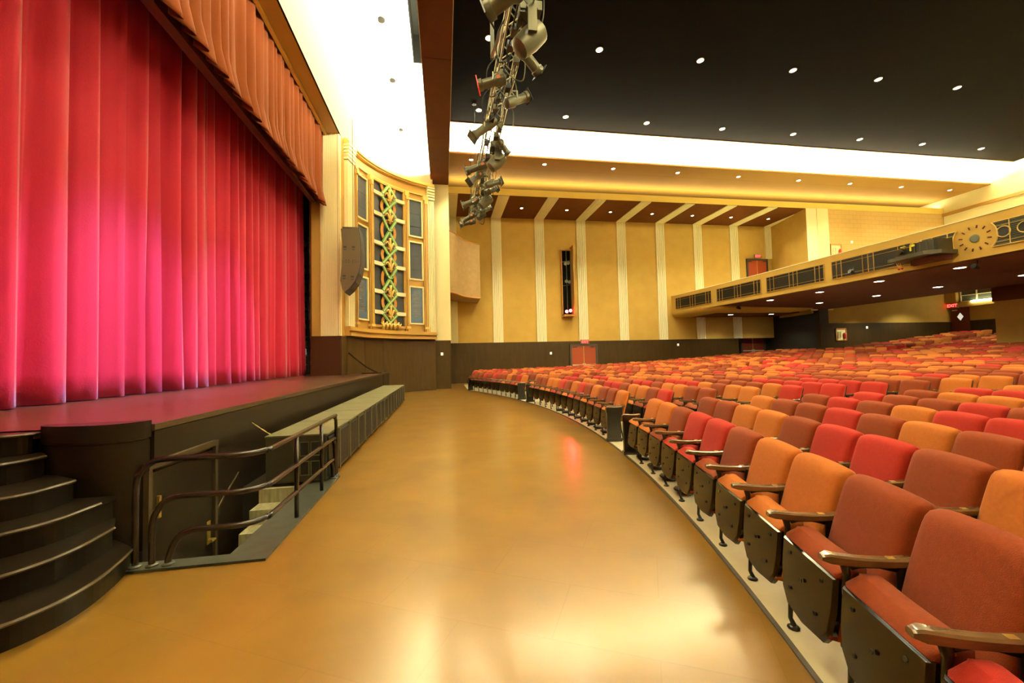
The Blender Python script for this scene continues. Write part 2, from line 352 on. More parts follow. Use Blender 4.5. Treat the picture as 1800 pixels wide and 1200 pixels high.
# ------------------------------------------------------------------ curved organ-grille niche
NP = [(-4.2, 17.9), (-4.2, 18.15), (-4.1, 18.5), (-3.95, 19.1), (-3.63, 19.95), (-3.2, 20.7), (-2.79, 21.25), (-2.3, 21.75), (-1.76, 22.2), (-1.1, 22.6), (-.44, 22.9)]
_S = [0]
for i in range(len(NP) - 1): _S.append(_S[-1] + math.dist(NP[i], NP[i + 1]))
_dense = catmull([(x, y, 0) for x, y in NP], 10)
def nat(s):
    s = max(0, min(s, _S[-1] - 1e-6))
    for i in range(len(_S) - 1):
        if s <= _S[i + 1]: break
    t = (s - _S[i]) / (_S[i + 1] - _S[i]); q = (i + t) * 10; j = min(int(q), len(_dense) - 2); w = q - j
    p = _dense[j].lerp(_dense[j + 1], w); tg = (_dense[min(j + 2, len(_dense) - 1)] - _dense[max(j - 1, 0)]).normalized()
    return p, Vector((tg.y, -tg.x, 0))
def npt(s, z, d): p, n = nat(s); p = p + n * d; return (p.x, p.y, z)
def nbox(mb, s0, s1, z0, z1, d0, d1, n=None):
    n = n or max(1, int((s1 - s0) / .18)); vs = []
    for i in range(n + 1):
        s = s0 + (s1 - s0) * i / n; vs += [npt(s, z0, d0), npt(s, z0, d1), npt(s, z1, d1), npt(s, z1, d0)]
    fs = [(0, 3, 2, 1), (4 * n, 4 * n + 1, 4 * n + 2, 4 * n + 3)]
    for i in range(n):
        for k in range(4): fs.append((4 * i + k, 4 * i + (k + 1) % 4, 4 * i + 4 + (k + 1) % 4, 4 * i + 4 + k))
    return mb.add(vs, fs)
def npoly(mb, pts, d0, d1):     # polygon in (s,z)
    n = len(pts); vs = [npt(s, z, d0) for s, z in pts] + [npt(s, z, d1) for s, z in pts]
    return mb.add(vs, [tuple(range(n)), tuple(range(n, 2 * n))[::-1]] + [(i, i + n, (i + 1) % n + n, (i + 1) % n) for i in range(n)])
def nbar(mb, a, b, w, d0, d1):
    dx, dz = b[0] - a[0], b[1] - a[1]; L = math.hypot(dx, dz); nx, nz = -dz / L * w / 2, dx / L * w / 2
    return npoly(mb, [(a[0] + nx, a[1] + nz), (b[0] + nx, b[1] + nz), (b[0] - nx, b[1] - nz), (a[0] - nx, a[1] - nz)], d0, d1)
SE = 6.59
mb = MB(); nbox(mb, 0, SE, 2.73, 11.3, -.15, 0); struct('wall_niche', mb, M['gold'])
mb = MB(); nbox(mb, 0, SE, 11.3, 14, -.15, -.02); struct('wall_niche_upper', mb, M['white'], 'all')
mb = MB(); nbox(mb, .0, SE, 0, 2.73, -.1, .04)
for s in (.55, 2.1, 3.4, 5.3): nbox(mb, s, s + .02, 0, 2.73, .04, .052, 1)
struct('wall_niche_wainscot', mb, M['wains'])
mb = MB()
for z0, z1, d in ((2.76, 2.86, .30), (2.86, 2.98, .22), (2.98, 3.06, .34), (3.06, 3.16, .26)): nbox(mb, .5, SE, z0, z1, 0, d)
struct('trim_38', mb, M['gold'])
mb = MB()
for z0, z1, d in ((10.62, 10.68, .10), (11.12, 11.18, .16), (11.18, 11.26, .26), (11.26, 11.34, .20), (11.34, 11.38, .12)): nbox(mb, .5, SE, z0, z1, 0, d)
struct('trim_39', mb, M['gold2'])
mb = MB()
for s0, s1 in ((.52, 1.15), (6.15, 6.57)):
    n = 5; w = (s1 - s0) / n
    for i in range(n): nbox(mb, s0 + i * w + .02, s0 + (i + 1) * w - .02, 3.16, 10.4, 0, .16, 1)
    nbox(mb, s0, s1, 3.16, 10.4, 0, .09, 3)
    for j in range(5): nbox(mb, s0 - .02, s1 + .02, 10.45 + j * .15, 10.55 + j * .15, 0, .2 + .02 * j, 3)
struct('trim_40', mb, M['cream'])
mb = MB()
for s in (1.32, 2.52, 4.93, 6.05):
    nbox(mb, s - .11, s + .11, 3.16, 10.35, 0, .15, 1); nbox(mb, s - .05, s + .05, 3.16, 10.3, 0, .21, 1)
struct('trim_41', mb, M['gold'])
for i, s in enumerate((1.32, 2.52, 4.93, 6.05)):
    mb = MB(); nbox(mb, s - .13, s + .13, 10.35, 10.6, 0, .22, 1); nbox(mb, s - .08, s + .08, 10.15, 10.35, 0, .26, 1); nbox(mb, s - .13, s + .13, 3.3, 3.42, 0, .24, 1)
    struct('trim_%d' % (42 + i), mb, M['gold2'])
def niche_panel(s0, s1, z0, z1, kind, label):
    nm, cat = ('inscription_plaque', 'plaque') if kind else ('niche_panel', 'wall panel')
    p = npt((s0 + s1) / 2, z0, .02); t = thing(nm, label, cat, p)
    inv = Matrix.Translation(-Vector(p))
    fr = MB(); w = .075
    for a in ((s0, s1, z0, z0 + w), (s0, s1, z1 - w, z1), (s0, s0 + w, z0, z1), (s1 - w, s1, z0, z1)): nbox(fr, *a, .0, .1, 2)
    fr.xf(inv).build('frame', M['cream2'], t)
    pn = MB(); nbox(pn, s0 + w, s1 - w, z0 + w, z1 - w, .0, .035, 4)
    if not kind:
        for q in (.28, .62): nbox(pn, s0 + w, s1 - w, z0 + (z1 - z0) * q, z0 + (z1 - z0) * q + .025, .0, .045, 3)
    pn.xf(inv).build('plate' if kind else 'cloth_panel', M['plaq'] if kind else M['navy'], t)
    if kind:
        g = MB(); rr = random.Random(int(s0 * 100)); z = z1 - .27
        while z > z0 + .3:
            hw = rr.uniform(.12, .25); c = (s0 + s1) / 2; s = c - hw
            while s < c + hw:
                e = min(s + rr.uniform(.02, .05), c + hw); zz = rr.uniform(-.012, .012)
                nbar(g, (s, z + zz), (s + .01, z + .075 + zz), .012, .03, .045)
                if rr.random() < .5: nbar(g, (s, z + zz + .035), (e, z + zz + rr.uniform(.0, .07)), .014, .03, .045)
                s = e + .018
            z -= .125
        o = g.xf(inv).build('lettering', M['letter'], t); o['kind'] = 'stuff'; o['label'] = 'gold lettering'
sides = (('left', 1.47, 2.37), ('right', 5.06, 5.93))
for nm, s0, s1 in sides:
    niche_panel(s0, s1, 8.25, 10.33, 0, 'tall dark cloth panel in pale frame, highest one %s of the green lattice' % nm)
    niche_panel(s0, s1, 5.93, 8.02, 0, 'dark cloth panel in pale frame %s of the green lattice, directly above a blue plaque' % nm)
    niche_panel(s0, s1, 3.55, 5.6, 1, 'blue plaque with gold lettering at lower %s of the curved niche' % nm)
# lattice ornament
sc = 3.77; gz = [9.93, 8.9, 7.45, 6.43, 5.06, 4.04]
base = npt(sc, 3.2, 0); inv = Matrix.Translation(-Vector(base))
t = thing('organ_grille', 'green lattice grille with gold leaf ornaments in front of dark cloth, centre of curved niche', 'grille', base)
mb = MB(); nbox(mb, 2.68, 4.82, 3.4, 10.5, .0, .02); mb.xf(inv).build('backing_cloth', M['navy'], t)
mb = MB()
for s0 in (2.68, 4.74): nbox(mb, s0, s0 + .08, 3.4, 10.5, 0, .12, 1)
nbox(mb, 2.68, 4.82, 10.5, 10.6, 0, .14); nbox(mb, 2.68, 4.82, 3.3, 3.42, 0, .12); mb.xf(inv).build('frame', M['gold'], t)
for z in gz:
    for s0, s1 in ((2.7, 3.45), (4.1, 4.8)):
        mb = MB(); nbox(mb, s0, s1, z - .09, z + .09, .02, .16, 3); mb.xf(inv).build('cross_bar', M['ivory'], t)
zc = [10.5] + [(gz[i] + gz[i + 1]) / 2 for i in range(5)] + [3.55]
for i, c in enumerate(zc):
    if 0 < i < 6: h = (gz[i - 1] - gz[i]) / 2
    elif i == 0: h = .5
    else: h = .45
    R = h * .86 if h > .55 else .46
    mb = MB(); n = 28; sq = 1.0
    pts = [(sc + math.cos(2 * PI * j / n) * .51, c + math.sin(2 * PI * j / n) * R) for j in range(n + 1)]
    pts2 = [(sc + math.cos(2 * PI * j / n) * .34, c + math.sin(2 * PI * j / n) * (R - .16)) for j in range(n + 1)]
    for j in range(n):
        if i == 0 and pts[j][1] > c + .01 - 0 or (i == 6 and pts[j][1] < c - .1): continue
        npoly(mb, [pts[j], pts[j + 1], pts2[j + 1], pts2[j]], .05, .10)
        mm = ((pts[j][0] + pts2[j][0]) / 2, (pts[j][1] + pts2[j][1]) / 2); nbar(mb, (mm[0] - .03, mm[1]), (mm[0] + .03, mm[1]), .02, .10, .115)
    mb.xf(inv).build('ring', M['ring'], t)
    for sx in (-1, 1):                 # crossing green bars
        for up in (1, -1):
            if (i == 0 and up == 1) or (i == 6 and up == -1): continue
            g = gz[i - 1] - .07 if up == 1 else gz[min(i, 5)] + .07
            mb = MB(); a = (sc, c); b = (sc + sx * .46, g); nbar(mb, a, b, .17, .14, .19); mb.cur = 1
            nbar(mb, a, b, .05, .19, .205); mb.xf(inv).build('lattice_bar', [M['green'], M['green2']], t)
    if 0 < i < 6 and h > .6:
        mb = MB()
        for sx in (-1, 1): mb.tube([npt(sc, c, .2), npt(sc + sx * .12, c + .03, .22), npt(sc + sx * .19, c + .12, .22), npt(sc + sx * .13, c + .17, .2)], .035, 6)
        mb.xf(inv).build('leaf_knot', M['green'], t)
for z in gz:
    mb = MB()
    mb.tube([npt(sc, z - .34, .2), npt(sc, z - .1, .24), npt(sc, z + .18, .24), npt(sc, z + .36, .22)], [.05, .08, .05, .09], 8)
    for sx in (-1, 1):
        mb.tube([npt(sc, z - .22, .22), npt(sc + sx * .10, z - .02, .25), npt(sc + sx * .20, z + .14, .25), npt(sc + sx * .31, z + .06, .24), npt(sc + sx * .33, z - .04, .22)], [.06, .06, .05, .04, .02], 7)
        mb.lathe([(.001, -.05), (.05, -.03), (.06, 0), (.05, .03), (.001, .05)], 8, npt(sc + sx * .11, z - .2, .24))
    mb.xf(inv).build('leaf_ornament', M['gold2'], t, 'all')
mb = MB()
for q in range(5):
    s = sc + (q - 2) * .26
    for sx in (-1, 1): mb.tube([npt(s, 3.25, .2), npt(s + sx * .07, 3.45, .24), npt(s + sx * .16, 3.52, .22)], [.06, .05, .02], 6)
    mb.tube([npt(s, 3.2, .2), npt(s, 3.6, .2)], [.07, .04], 6)
mb.xf(inv).build('base_leaves', M['gold2'], t, 'all')
# ------------------------------------------------------------------ curtains
def curtain(name, label, y0, y1, z0, z1, X, amp, sp, m, seed, cat, scallop=0., group=None, nz=26, hem=True):
    rr = random.Random(seed); ys = [y0]; 
    while ys[-1] < y1: ys.append(ys[-1] + rr.uniform(sp * .55, sp * 1.5))
    A = [rr.uniform(.45, 1.25) for _ in ys]; lean = [rr.uniform(-.5, .5) for _ in ys]
    cols = int((y1 - y0) / (sp / 11)); mb = MB()
    def fn(a, b):
        y = y0 + (y1 - y0) * a; i = 0
        lo, hi = 0, len(ys) - 1
        while hi - lo > 1:
            mid = (lo + hi) // 2
            if ys[mid] <= y: lo = mid
            else: hi = mid
        t = (y - ys[lo]) / (ys[lo + 1] - ys[lo]); am = A[lo] * (1 - t) + A[min(lo + 1, len(A) - 1)] * t
        b2 = 1 - b; ph = t + .10 * lean[lo] * math.sin(b * 4 + lo)
        w = 2 * (.5 + .5 * math.cos(2 * PI * ph)) ** (1.0 if scallop else 2.0 + lean[lo]) - 1; w += 0 if scallop else .22 * math.sin(6 * PI * ph + lo)
        wid = amp * am * (.65 + .5 * b2 ** 2)
        x = X + wid * w + .25 * amp * math.sin(y * 7.3 + lo)
        if scallop and b2 > .8: x += scallop * .6 * (b2 - .8) / .2 * (.5 + .5 * w)
        yy = y + .08 * lean[lo] * math.sin(PI * t) * b2 * sp + (.12 * sp * math.sin(2 * PI * t) * b2)
        zb = z0 - (scallop * (.5 + .5 * w) if scallop else 0)
        return (x, yy, zb + (z1 - zb) * b)
    mb.grid(fn, cols, nz)
    mb2 = MB(); mb2.v = mb.v; mb2.f = mb.f; mb2.mi = mb.mi
    o = mb2.build(name, m, None, 'all', label=label, cat=cat)
    if group: o['group'] = group
    sm = o.modifiers.new('solid', 'SOLIDIFY'); sm.thickness = .012
    return o
curtain('stage_curtain', 'tall red velvet stage curtain half nearest the camera, left of the centre split', -2.2, 11.2, SZ + .012, 12.6, -5.92, .17, .52, M['curtain'], 3, 'curtain', group='pair of red stage curtains')
curtain('stage_curtain', 'tall red velvet stage curtain half right of the centre split, beside the stage opening', 11.24, 18.5, SZ + .012, 12.6, -5.92, .17, .40, M['curtain'], 5, 'curtain', group='pair of red stage curtains')
curtain('valance', 'rust red pleated valance hanging above the front of the stage', -2.5, 17.86, 8.24, 11.3, -4.86, .11, .36, M['valance'], 11, 'valance', scallop=.22)
mb = MB(); mb.box(-5.32, -5.1, -3, 17.8, 8.28, 8.5); mb.box(-5.3, -5.28, -3, 17.8, 8.5, 12)
mb.build('curtain_border', M['darkred'], None, label='dark red border cloth hanging behind the rust valance', cat='stage border')
mb = MB(); mb.box(-5.42, -5.35, 18.0, 18.06, SZ, 12); mb.build('stage_leg_drape', M['darkred'], None, label='narrow dark drape edge beside the proscenium opening', cat='drape')
t = thing('backstage_rack', 'grey equipment rack seen through the gap beside the red curtain', 'rack', (-7.3, 22.6, SZ))
mb = MB()
for x in (-.5, .5):
    for y in (-.3, .3): mb.box(x - .04, x + .04, y - .04, y + .04, 0, 7)
mb.build('upright', M['grey'], t)
mb = MB()
for i in range(14): mb.box(-.5, .5, -.3, .3, .4 + i * .48, .47 + i * .48 + .12 * (i % 3))
mb.build('shelf', M['grey'], t); MB().box(-.4, .4, -.36, -.31, .95, 1.25).build('control_lamp', M['plate'], t, label='white glowing lamp panel')
# ------------------------------------------------------------------ stage stairs and drum
t = thing('stage_stairs', 'dark curved stairs rising to the stage at the left front', 'stairs', (0, 0, 0))
NS = [(.185, [(-2.52, 3.86), (-2.45, 3.6), (-2.41, 3.3), (-2.45, 3.05), (-2.60, 2.83), (-2.95, 2.6), (-3.5, 2.42), (-6.5, 2.1)]),
      (.37, [(-2.64, 3.84), (-2.62, 3.5), (-2.67, 3.26), (-2.80, 3.08), (-3.15, 2.86), (-3.6, 2.72), (-6.5, 2.4)]),
      (.555, [(-2.78, 3.9), (-2.82, 3.56), (-2.96, 3.34), (-3.25, 3.14), (-3.7, 3.0), (-6.5, 2.75)]),
      (.74, [(-3.0, 3.95), (-3.04, 3.67), (-3.16, 3.52), (-3.5, 3.36), (-4, 3.27), (-6.5, 3.1)]),
      (.925, [(-3.33, 4.1), (-3.36, 3.92), (-3.47, 3.78), (-3.8, 3.67), (-4.2, 3.6), (-6.5, 3.5)]),
      (1.11, [(-3.47, 4.22), (-3.5, 4.12), (-3.7, 4.02), (-4.2, 3.95), (-6.5, 3.85)])]
for z, pl in NS:
    c = [(p.x, p.y) for p in catmull([(x, y, 0) for x, y in pl], 5)]
    ins = [(x - .035, y + .03) for x, y in c]
    mb = MB(); mb.prism(ins + ([(-6.5, 4.06), (-2.80, 4.06)] if z < .6 else [(-6.5, 4.3), (-3.51, 4.3)]), 0 if z < .2 else z - .185, z - .03); mb.build('riser', M['step'], t)
    mb = MB(); mb.prism(c + ([(-6.5, 4.06), (-2.78, 4.06)] if z < .6 else [(-6.5, 4.3), (-3.51, 4.3)]), z - .03, z)
    o = mb.build('tread', M['step'], t)
    mb = MB(); mb.tube([(x, y, z - .013) for x, y in c], .014, 6); mb.build('nosing', M['nose'], o)
def drum(y_sign, yo, label):
    pl = [(-3.5, 4.32), (-3.48, 4.25), (-3.40, 4.18), (-3.23, 4.12), (-3.0, 4.09), (-2.82, 4.12), (-2.71, 4.24), (-2.69, 4.32)]
    c = [(p.x, yo + y_sign * p.y) for p in catmull([(x, y, 0) for x, y in pl], 6)]
    cx, cy = -3.1, yo + y_sign * 4.32
    big = [(cx + (x - cx) * 1.03, cy + (y - cy) * 1.05) for x, y in c]
    t = thing('stair_newel', label, 'newel', (0, 0, 0))
    MB().prism(c, 0, .985).build('drum', M['apron'], t, True)
    MB().prism([(cx + (x - cx) * .98, cy + (y - cy) * .97) for x, y in c], .985, 1.0).build('groove', M['nose'], t)
    MB().prism(big, 1.0, 1.155).build('cap', M['apron'], t, True)
drum(1, 0, 'dark rounded newel block at the near end of the stage')
drum(-1, 22.9, 'dark rounded newel block at the far end of the stage')
mb = MB(); mb.tube([(-3.98, 18.35, 2.02), (-3.75, 18.7, 1.75), (-3.4, 19.2, 1.38), (-3.05, 19.6, 1.15), (-2.8, 19.8, .95)], .03, 8)
mb.build('stair_handrail', M['rail'], None, True, label='thin black handrail sloping down at the far end of the stage', cat='handrail')
# apron door and pit stairs
mb = MB(); AXD = AX + .022
t = thing('apron_door', 'dark access door set in the stage front behind the pipe railing', 'door', (AXD, 4.75, -1.3))
MB().box(0, .02, -.5, .52, 0, 1.98).build('leaf', M['apron'], t)
mb = MB()
for b in ((.0, .045, -.56, -.51, 0, 2.08), (.0, .045, .53, .58, 0, 2.08), (.0, .05, -.56, .58, 2.02, 2.08)): mb.box(*b)
mb.build('frame', M['nose'], t)
MB().box(.02, .045, -.42, -.39, 1.55, 1.75).build('pull_handle', M['brass'], t)
mb = MB(); mb.box(.02, .03, .40, .46, .95, 1.2); mb.tube([(.03, .43, 1.0), (.09, .43, 1.0), (.09, .36, 1.0)], .014, 6); mb.build('lock', M['brass'], t)
mb = MB()
mb.box(PX1, PX1 + .02, PY0, PY1, -1.5, -.001); mb.box(-2.66, PX1, PY0 - .02, PY0, -1.5, -.001); mb.box(-2.66, PX1, PY1, PY1 + .02, -1.5, -.001)
struct('wall_pit', mb, M['pit']); slabs('floor_pit', [(-2.66, PX1, PY0, PY1, -1.45, -1.4)], M['pit'])
t = thing('pit_stairs', 'worn concrete steps going down to the access door in the stage front', 'stairs', (-2.1, 5.9, -1.4))
for i in range(6):
    y1 = .115 if i == 0 else .05 - (i - 1) * .27; y0_ = .05 - i * .27; z = 1.395 - .18 * i
    mb = MB(); mb.box(-.33, .255, y0_, y1, 0, z); mb.build('step', M['pitst'], t)
mb = MB(); mb.tube([(-2.655, 5.0, -.25), (-2.655, 5.9, .25)], .012, 6); mb.build('wall_rail_line', M['nose'], None, label='thin worn rail along the stage front above the pit steps', cat='rail strip')
slabs('trim_48', [(-2.7, -2.38, 6.04, 17.2, 0, .02)], M['apron'])  # dark filler added over the floor so the gap behind the subwoofers reads dark
mb = MB(); mb.prism([(-2.6, 3.8), (-1.5, 3.8), (-1.5, 6.3), (PX1, 6.3), (PX1, PY0), (-2.6, PY0)], .001, .022)
mb.build('pit_curb', M['curb'], None, label='scuffed grey curb framing the stair opening in the floor', cat='curb')
# railing
t = thing('pit_railing', 'black three-bar pipe railing around the stair opening', 'railing', (-1.56, 3.86, .022))
RX, RY = -1.56, 3.86
def rail(h, xs, ye):
    o = (RX, RY)
    P = [(xs, 3.86, .022), (xs, 3.86, h - .22), (xs + .04, 3.86, h - .10), (xs + .10, 3.86, h - .03), (xs + .2, 3.86, h), (-1.95, 3.86, h), (-1.75, 3.87, h), (-1.64, 3.92, h), (-1.575, 4.03, h), (-1.56, 4.2, h),
         (-1.56, ye - .18, h), (-1.56, ye - .07, h - .03), (-1.56, ye, h - .14), (-1.56, ye, .022)]
    return [Vector(p) - Vector((RX, RY, .022)) for p in catmull(P, 6)]
for nm, h, xs, ye in (('top_rail', .88, -2.5, 6.34), ('middle_rail', .57, -2.38, 6.26), ('lower_rail', .29, -2.26, 6.16)):
    mb = MB(); mb.tube(rail(h, xs, ye), .024, 10); mb.build(nm, M['rail'], t, 'all')
for y in (4.72, 5.62):
    mb = MB(); mb.tube([(0, y - RY, 0), (0, y - RY, .86)], .022, 10); mb.build('post', M['rail'], t, 'all')
for x, y in ((-2.5, 3.86), (-2.38, 3.86), (-2.26, 3.86), (-1.56, 6.34), (-1.56, 6.26), (-1.56, 6.16)):
    mb = MB(); mb.lathe([(.045, 0), (.045, .012), (.028, .02)], 12, (x - RX, y - RY, 0)); mb.build('foot_plate', M['curb'], t)
mb = MB()
for i in range(26):
    a = i / 26; b = (i + 1) / 26
    def ch(q): return Vector((-2.64 + 1.06 * q, 6.25 + .08 * q, .84 + .04 * q - .30 * math.sin(PI * q)))
    p, q = ch(a), ch(b + .01); mb.tube([p, q], .009 if i % 2 else .005, 5)
mb.build('safety_chain', M['chain'], None, label='thin brass chain hanging between stage front and railing', cat='chain')
# subwoofers along the stage front
def sub(y0, y1, near):
    w = y1 - y0
    mb = MB(); mb.box(0, .78, 0, w, .03, .66); body = mb
    return body
first = None; ys = 6.0; names = ['nearest', 'second', 'third', 'fourth', 'fifth', 'sixth', 'seventh', 'farthest']
for i in range(8):
    w = 1.36
    t = thing('subwoofer', 'low black subwoofer cabinet against the stage front, %s in the row from the railing' % names[i], 'speaker cabinet', (-2.37, ys, 0), 0, 'subwoofer cabinets along the stage front') if not first else None
    if first: t = tree_copy(first, (-2.37, ys, 0), 0, 'low black subwoofer cabinet against the stage front, %s in the row from the railing' % names[i], 'subwoofer cabinets along the stage front')
    else:
        first = t; MB().box(0, .76, .01, w - .02, .04, .655).build('cabinet', M['spk'], t)
        MB().box(-.01, .79, 0, w - .01, .655, .675).build('top_board', M['spktop'], t)
        mb = MB()
        for a, b in ((.06, .60), (.68, 1.28)):
            mb.box(.76, .785, a, b, .08, .62)
            for k2 in range(9): mb.box(.785, .79, a + .03 + k2 * .06, a + .05 + k2 * .06, .1, .6)
        mb.build('front_grille', M['grill'], t)
        mb = MB()
        for yy in (.63, 1.32): mb.box(.76, .80, yy - .015, yy + .02, .05, .65)
        mb.build('front_batten', M['spktop'], t)
        for x in (.28, .42):
            for z in (.14, .4):
                mb = MB(); mb.box(x + .16, x + .26, -.012, .012, z, z + .17); o = mb.build('handle_recess', M['black'], t)
                mb = MB()
                for bb in ((x + .15, x + .27, -.02, -.008, z - .01, z), (x + .15, x + .27, -.02, -.008, z + .17, z + .18), (x + .15, x + .16, -.02, -.008, z, z + .17), (x + .26, x + .27, -.02, -.008, z, z + .17)): mb.box(*bb)
                mb.build('handle_rim', M['spktop'], o)
        for x in (.05, .7):
            for y in (.1, w - .12): mb = MB(); mb.lathe([(.03, 0), (.03, .04)], 10, (x, y, 0)); mb.build('foot', M['black'], t)
    ys += w + .015
# hung loudspeaker
t = thing('line_array', 'brown curved loudspeaker column hanging in front of the gold niche', 'loudspeaker', (-3.6, 17.1, 4.42))
prof = [(-3.98, 6.98), (-3.66, 7.0), (-3.34, 7.06), (-3.27, 6.6), (-3.25, 6.1), (-3.27, 5.6), (-3.34, 5.2), (-3.48, 4.86), (-3.66, 4.6), (-3.86, 4.42), (-3.96, 4.6), (-4.01, 4.9), (-3.97, 5.4), (-3.93, 5.9), (-3.93, 6.4)]
pr = [(x + 3.6, z - 4.42) for x, z in prof]
MB().prism(pr, 0, .9, 'y').build('cabinet_stack', M['arr'], t, True)
mb = MB()
for i in range(2, 9):
    (x0, z0), (x1, z1) = pr[i], pr[i + 1]; nx, nz = (z0 - z1), (x1 - x0); L = math.hypot(nx, nz); nx, nz = nx / L * .03, nz / L * .03
    if nx < 0: nx, nz = -nx, -nz
    mb.add([(x0, .05, z0), (x1, .05, z1), (x1, .85, z1), (x0, .85, z0), (x0 + nx, .05, z0 + nz), (x1 + nx, .05, z1 + nz), (x1 + nx, .85, z1 + nz), (x0 + nx, .85, z0 + nz)], [(0, 1, 2, 3), (4, 7, 6, 5), (0, 4, 5, 1), (2, 6, 7, 3), (1, 5, 6, 2), (0, 3, 7, 4)])
mb.build('front_grille', M['grill'], t)
for x, z in ((-3.82, 6.15), (-3.5, 6.15), (-3.86, 4.98), (-3.55, 4.95)):
    mb = MB(); mb.box(x + 3.6 - .06, x + 3.6 + .06, -.012, .004, z - 4.42 + .06, z - 4.42 + .13); mb.box(x + 3.6 - .05, x + 3.6 + .05, -.012, .004, z - 4.42 - .03, z - 4.42 + .01); mb.build('handle_slot', M['black'], t)
mb = MB(); mb.box(-.36, .30, -.004, .002, 1.24, 1.25)
for x in (-.2, -.1, .05, .14): mb.box(x, x + .04, -.01, .002, 1.28, 1.31); mb.box(x, x + .04, -.01, .002, 1.18, 1.21)
mb.build('seam_bolts', M['black'], t)
mb = MB(); mb.box(-.34, .2, .1, .8, 2.60, 2.67); mb.tube([(0, .45, 2.6), (0, .45, 7.6)], .012, 6); mb.build('rigging_frame', M['grill'], t)
# wavy side panel beside the pillar
t0 = [(.3, 24.1), (.55, 24.15), (.85, 24.5), (1.1, 24.95), (1.45, 25.3), (1.9, 25.5), (2.35, 25.6)]
c = catmull([(x, y, 0) for x, y in t0], 6); n = len(c); mb = MB(); vs = []
for i, p in enumerate(c):
    a = i / (n - 1); zt = 9.28 - .45 * a; zb = 5.62 - .17 * a
    vs += [(p.x, p.y, zb), (p.x, p.y, zt), (p.x, 27.98, zt), (p.x, 27.98, zb)]
fs = [(0, 1, 2, 3), tuple(4 * (n - 1) + q for q in (3, 2, 1, 0))]
for i in range(n - 1):
    for q in range(4): fs.append((4 * i + q, 4 * (i + 1) + q, 4 * (i + 1) + (q + 1) % 4, 4 * i + (q + 1) % 4))
mb.add(vs, fs); mb.build('curved_wall_screen', M['sculpt'], None, True, label='wavy rough tan projecting screen on the far wall beside the pale pillar', cat='wall screen')
mb = MB(); mb.tube([(p.x, p.y - .01, 5.60 - .17 * i / (n - 1)) for i, p in enumerate(c)], .05, 6); mb.tube([(p.x, p.y - .01, 9.29 - .45 * i / (n - 1)) for i, p in enumerate(c)], .03, 6)
o = mb.build('screen_edge_moulding', M['ring'], D.objects['curved_wall_screen'])
# lighting slot on the far wall
t = thing('lighting_slot', 'tall narrow projecting box in the far wall holding red lamps', 'lighting box', (8.7, 28, 4.45))
mb = MB(); mb.box(-.38, -.33, -.25, 0, .2, 4.75); mb.box(-.38, .38, -.25, 0, 4.75, 4.8); mb.build('surround', M['ring'], t)
MB().box(.34, .42, -.75, 0, .1, 5.0).build('side_fin', M['gold'], t)
MB().box(-.38, .45, -.75, 0, 0, .12).build('sill', M['ring'], t)
MB().box(-.33, .34, -.02, -.002, .12, 4.75).build('opening', M['recess'], t)
mb = MB(); mb.tube([(0, -.2, .12), (0, -.2, 4.75)], .03, 8); mb.tube([(-.3, -.2, 2.2), (.3, -.2, 2.3)], .02, 6); mb.tube([(-.3, -.2, 3.9), (.3, -.2, 4.0)], .02, 6); mb.build('lamp_pipe', M['fix'], t)
for i, (x, z) in enumerate(((-.13, .36), (.15, .42), (-.08, 2.5), (.14, 2.45), (-.12, 3.75), (.1, 3.8))):
    mb = MB(); mb.lathe([(.05, -.12), (.10, .0), (.11, .12)], 14, (x, -.28, z), Matrix.Rotation(PI / 2, 4, 'X')); o = mb.build('spot_lamp', M['fix'], t)
    if i < 2: mb = MB(); mb.lathe([(.11, .12), (.11, .13)], 14, (x, -.28, z), Matrix.Rotation(PI / 2, 4, 'X')); mb.build('red_lens', M['redlamp'], o, label='glowing red lens')
# ------------------------------------------------------------------ doors and exit signs
def double_door(n, x0, x1, y, z0, z1, m, frame=.12):
    o = MB().box(x0, x1, y - .06, y, z0, z1).build('door_%d' % n, m, None, kind='structure')
    mb = MB()
    for b in ((x0 - frame, x0, y - .12, y, z0, z1 + frame), (x1, x1 + frame, y - .12, y, z0, z1 + frame), (x0, x1, y - .12, y, z1, z1 + frame)): mb.box(*b)
    mb.build('door_frame', M['slab_edge'], o)
    xm = (x0 + x1) / 2; MB().box(xm - .02, xm + .02, y - .075, y - .06, z0, z1).build('meeting_strip', M['brass'], o)
    for s in (-1, 1):
        a, b = sorted((xm + s * .08, xm + s * ((x1 - x0) / 2 - .05)))
        MB().box(a, b, y - .14, y - .09, z0 + .98, z0 + 1.06).build('push_bar', M['metal'], o)
        MB().box(xm + s * .07 - .03, xm + s * .07 + .03, y - .14, y - .06, z0 + .93, z0 + 1.13).build('push_bar_box', M['metal'], o)
        a, b = sorted((xm + s * .5, xm + s * .8)); MB().box(a, b, y - .13, y - .06, z1 - .12, z1 - .05).build('door_closer', M['slab_edge'], o)
    return o
def exit_sign(x, y, z, w, h, label, rz=0, bright='exitred', host=None):
    t = thing('exit_sign', label, 'exit sign', (x, y, z), rz)
    MB().box(-w / 2, w / 2, -.08, 0, 0, h).build('housing', M['sign'], t)
    MB().box(-w / 2 + .03, w / 2 - .03, -.088, -.08, .03, h - .03).build('face', M['signface'], t)
    text_mesh('EXIT', h * .82, 'lettering', M[bright], t, Matrix.Translation((0, -.092, h / 2)) @ Matrix.Rotation(PI / 2, 4, 'X'))
    return t
double_door(1, 8.92, 10.72, YW - .06, .02, 2.38, M['door'])
exit_sign(9.88, YW - .2, 2.52, .62, .3, 'lit red exit sign over the double doors on the ground floor far wall')
double_door(2, 23.3, 24.9, YW, 6.3, 8.75, M['door'])
exit_sign(24.1, YW - .13, 8.9, .58, .28, 'lit red exit sign over the upper balcony doors')
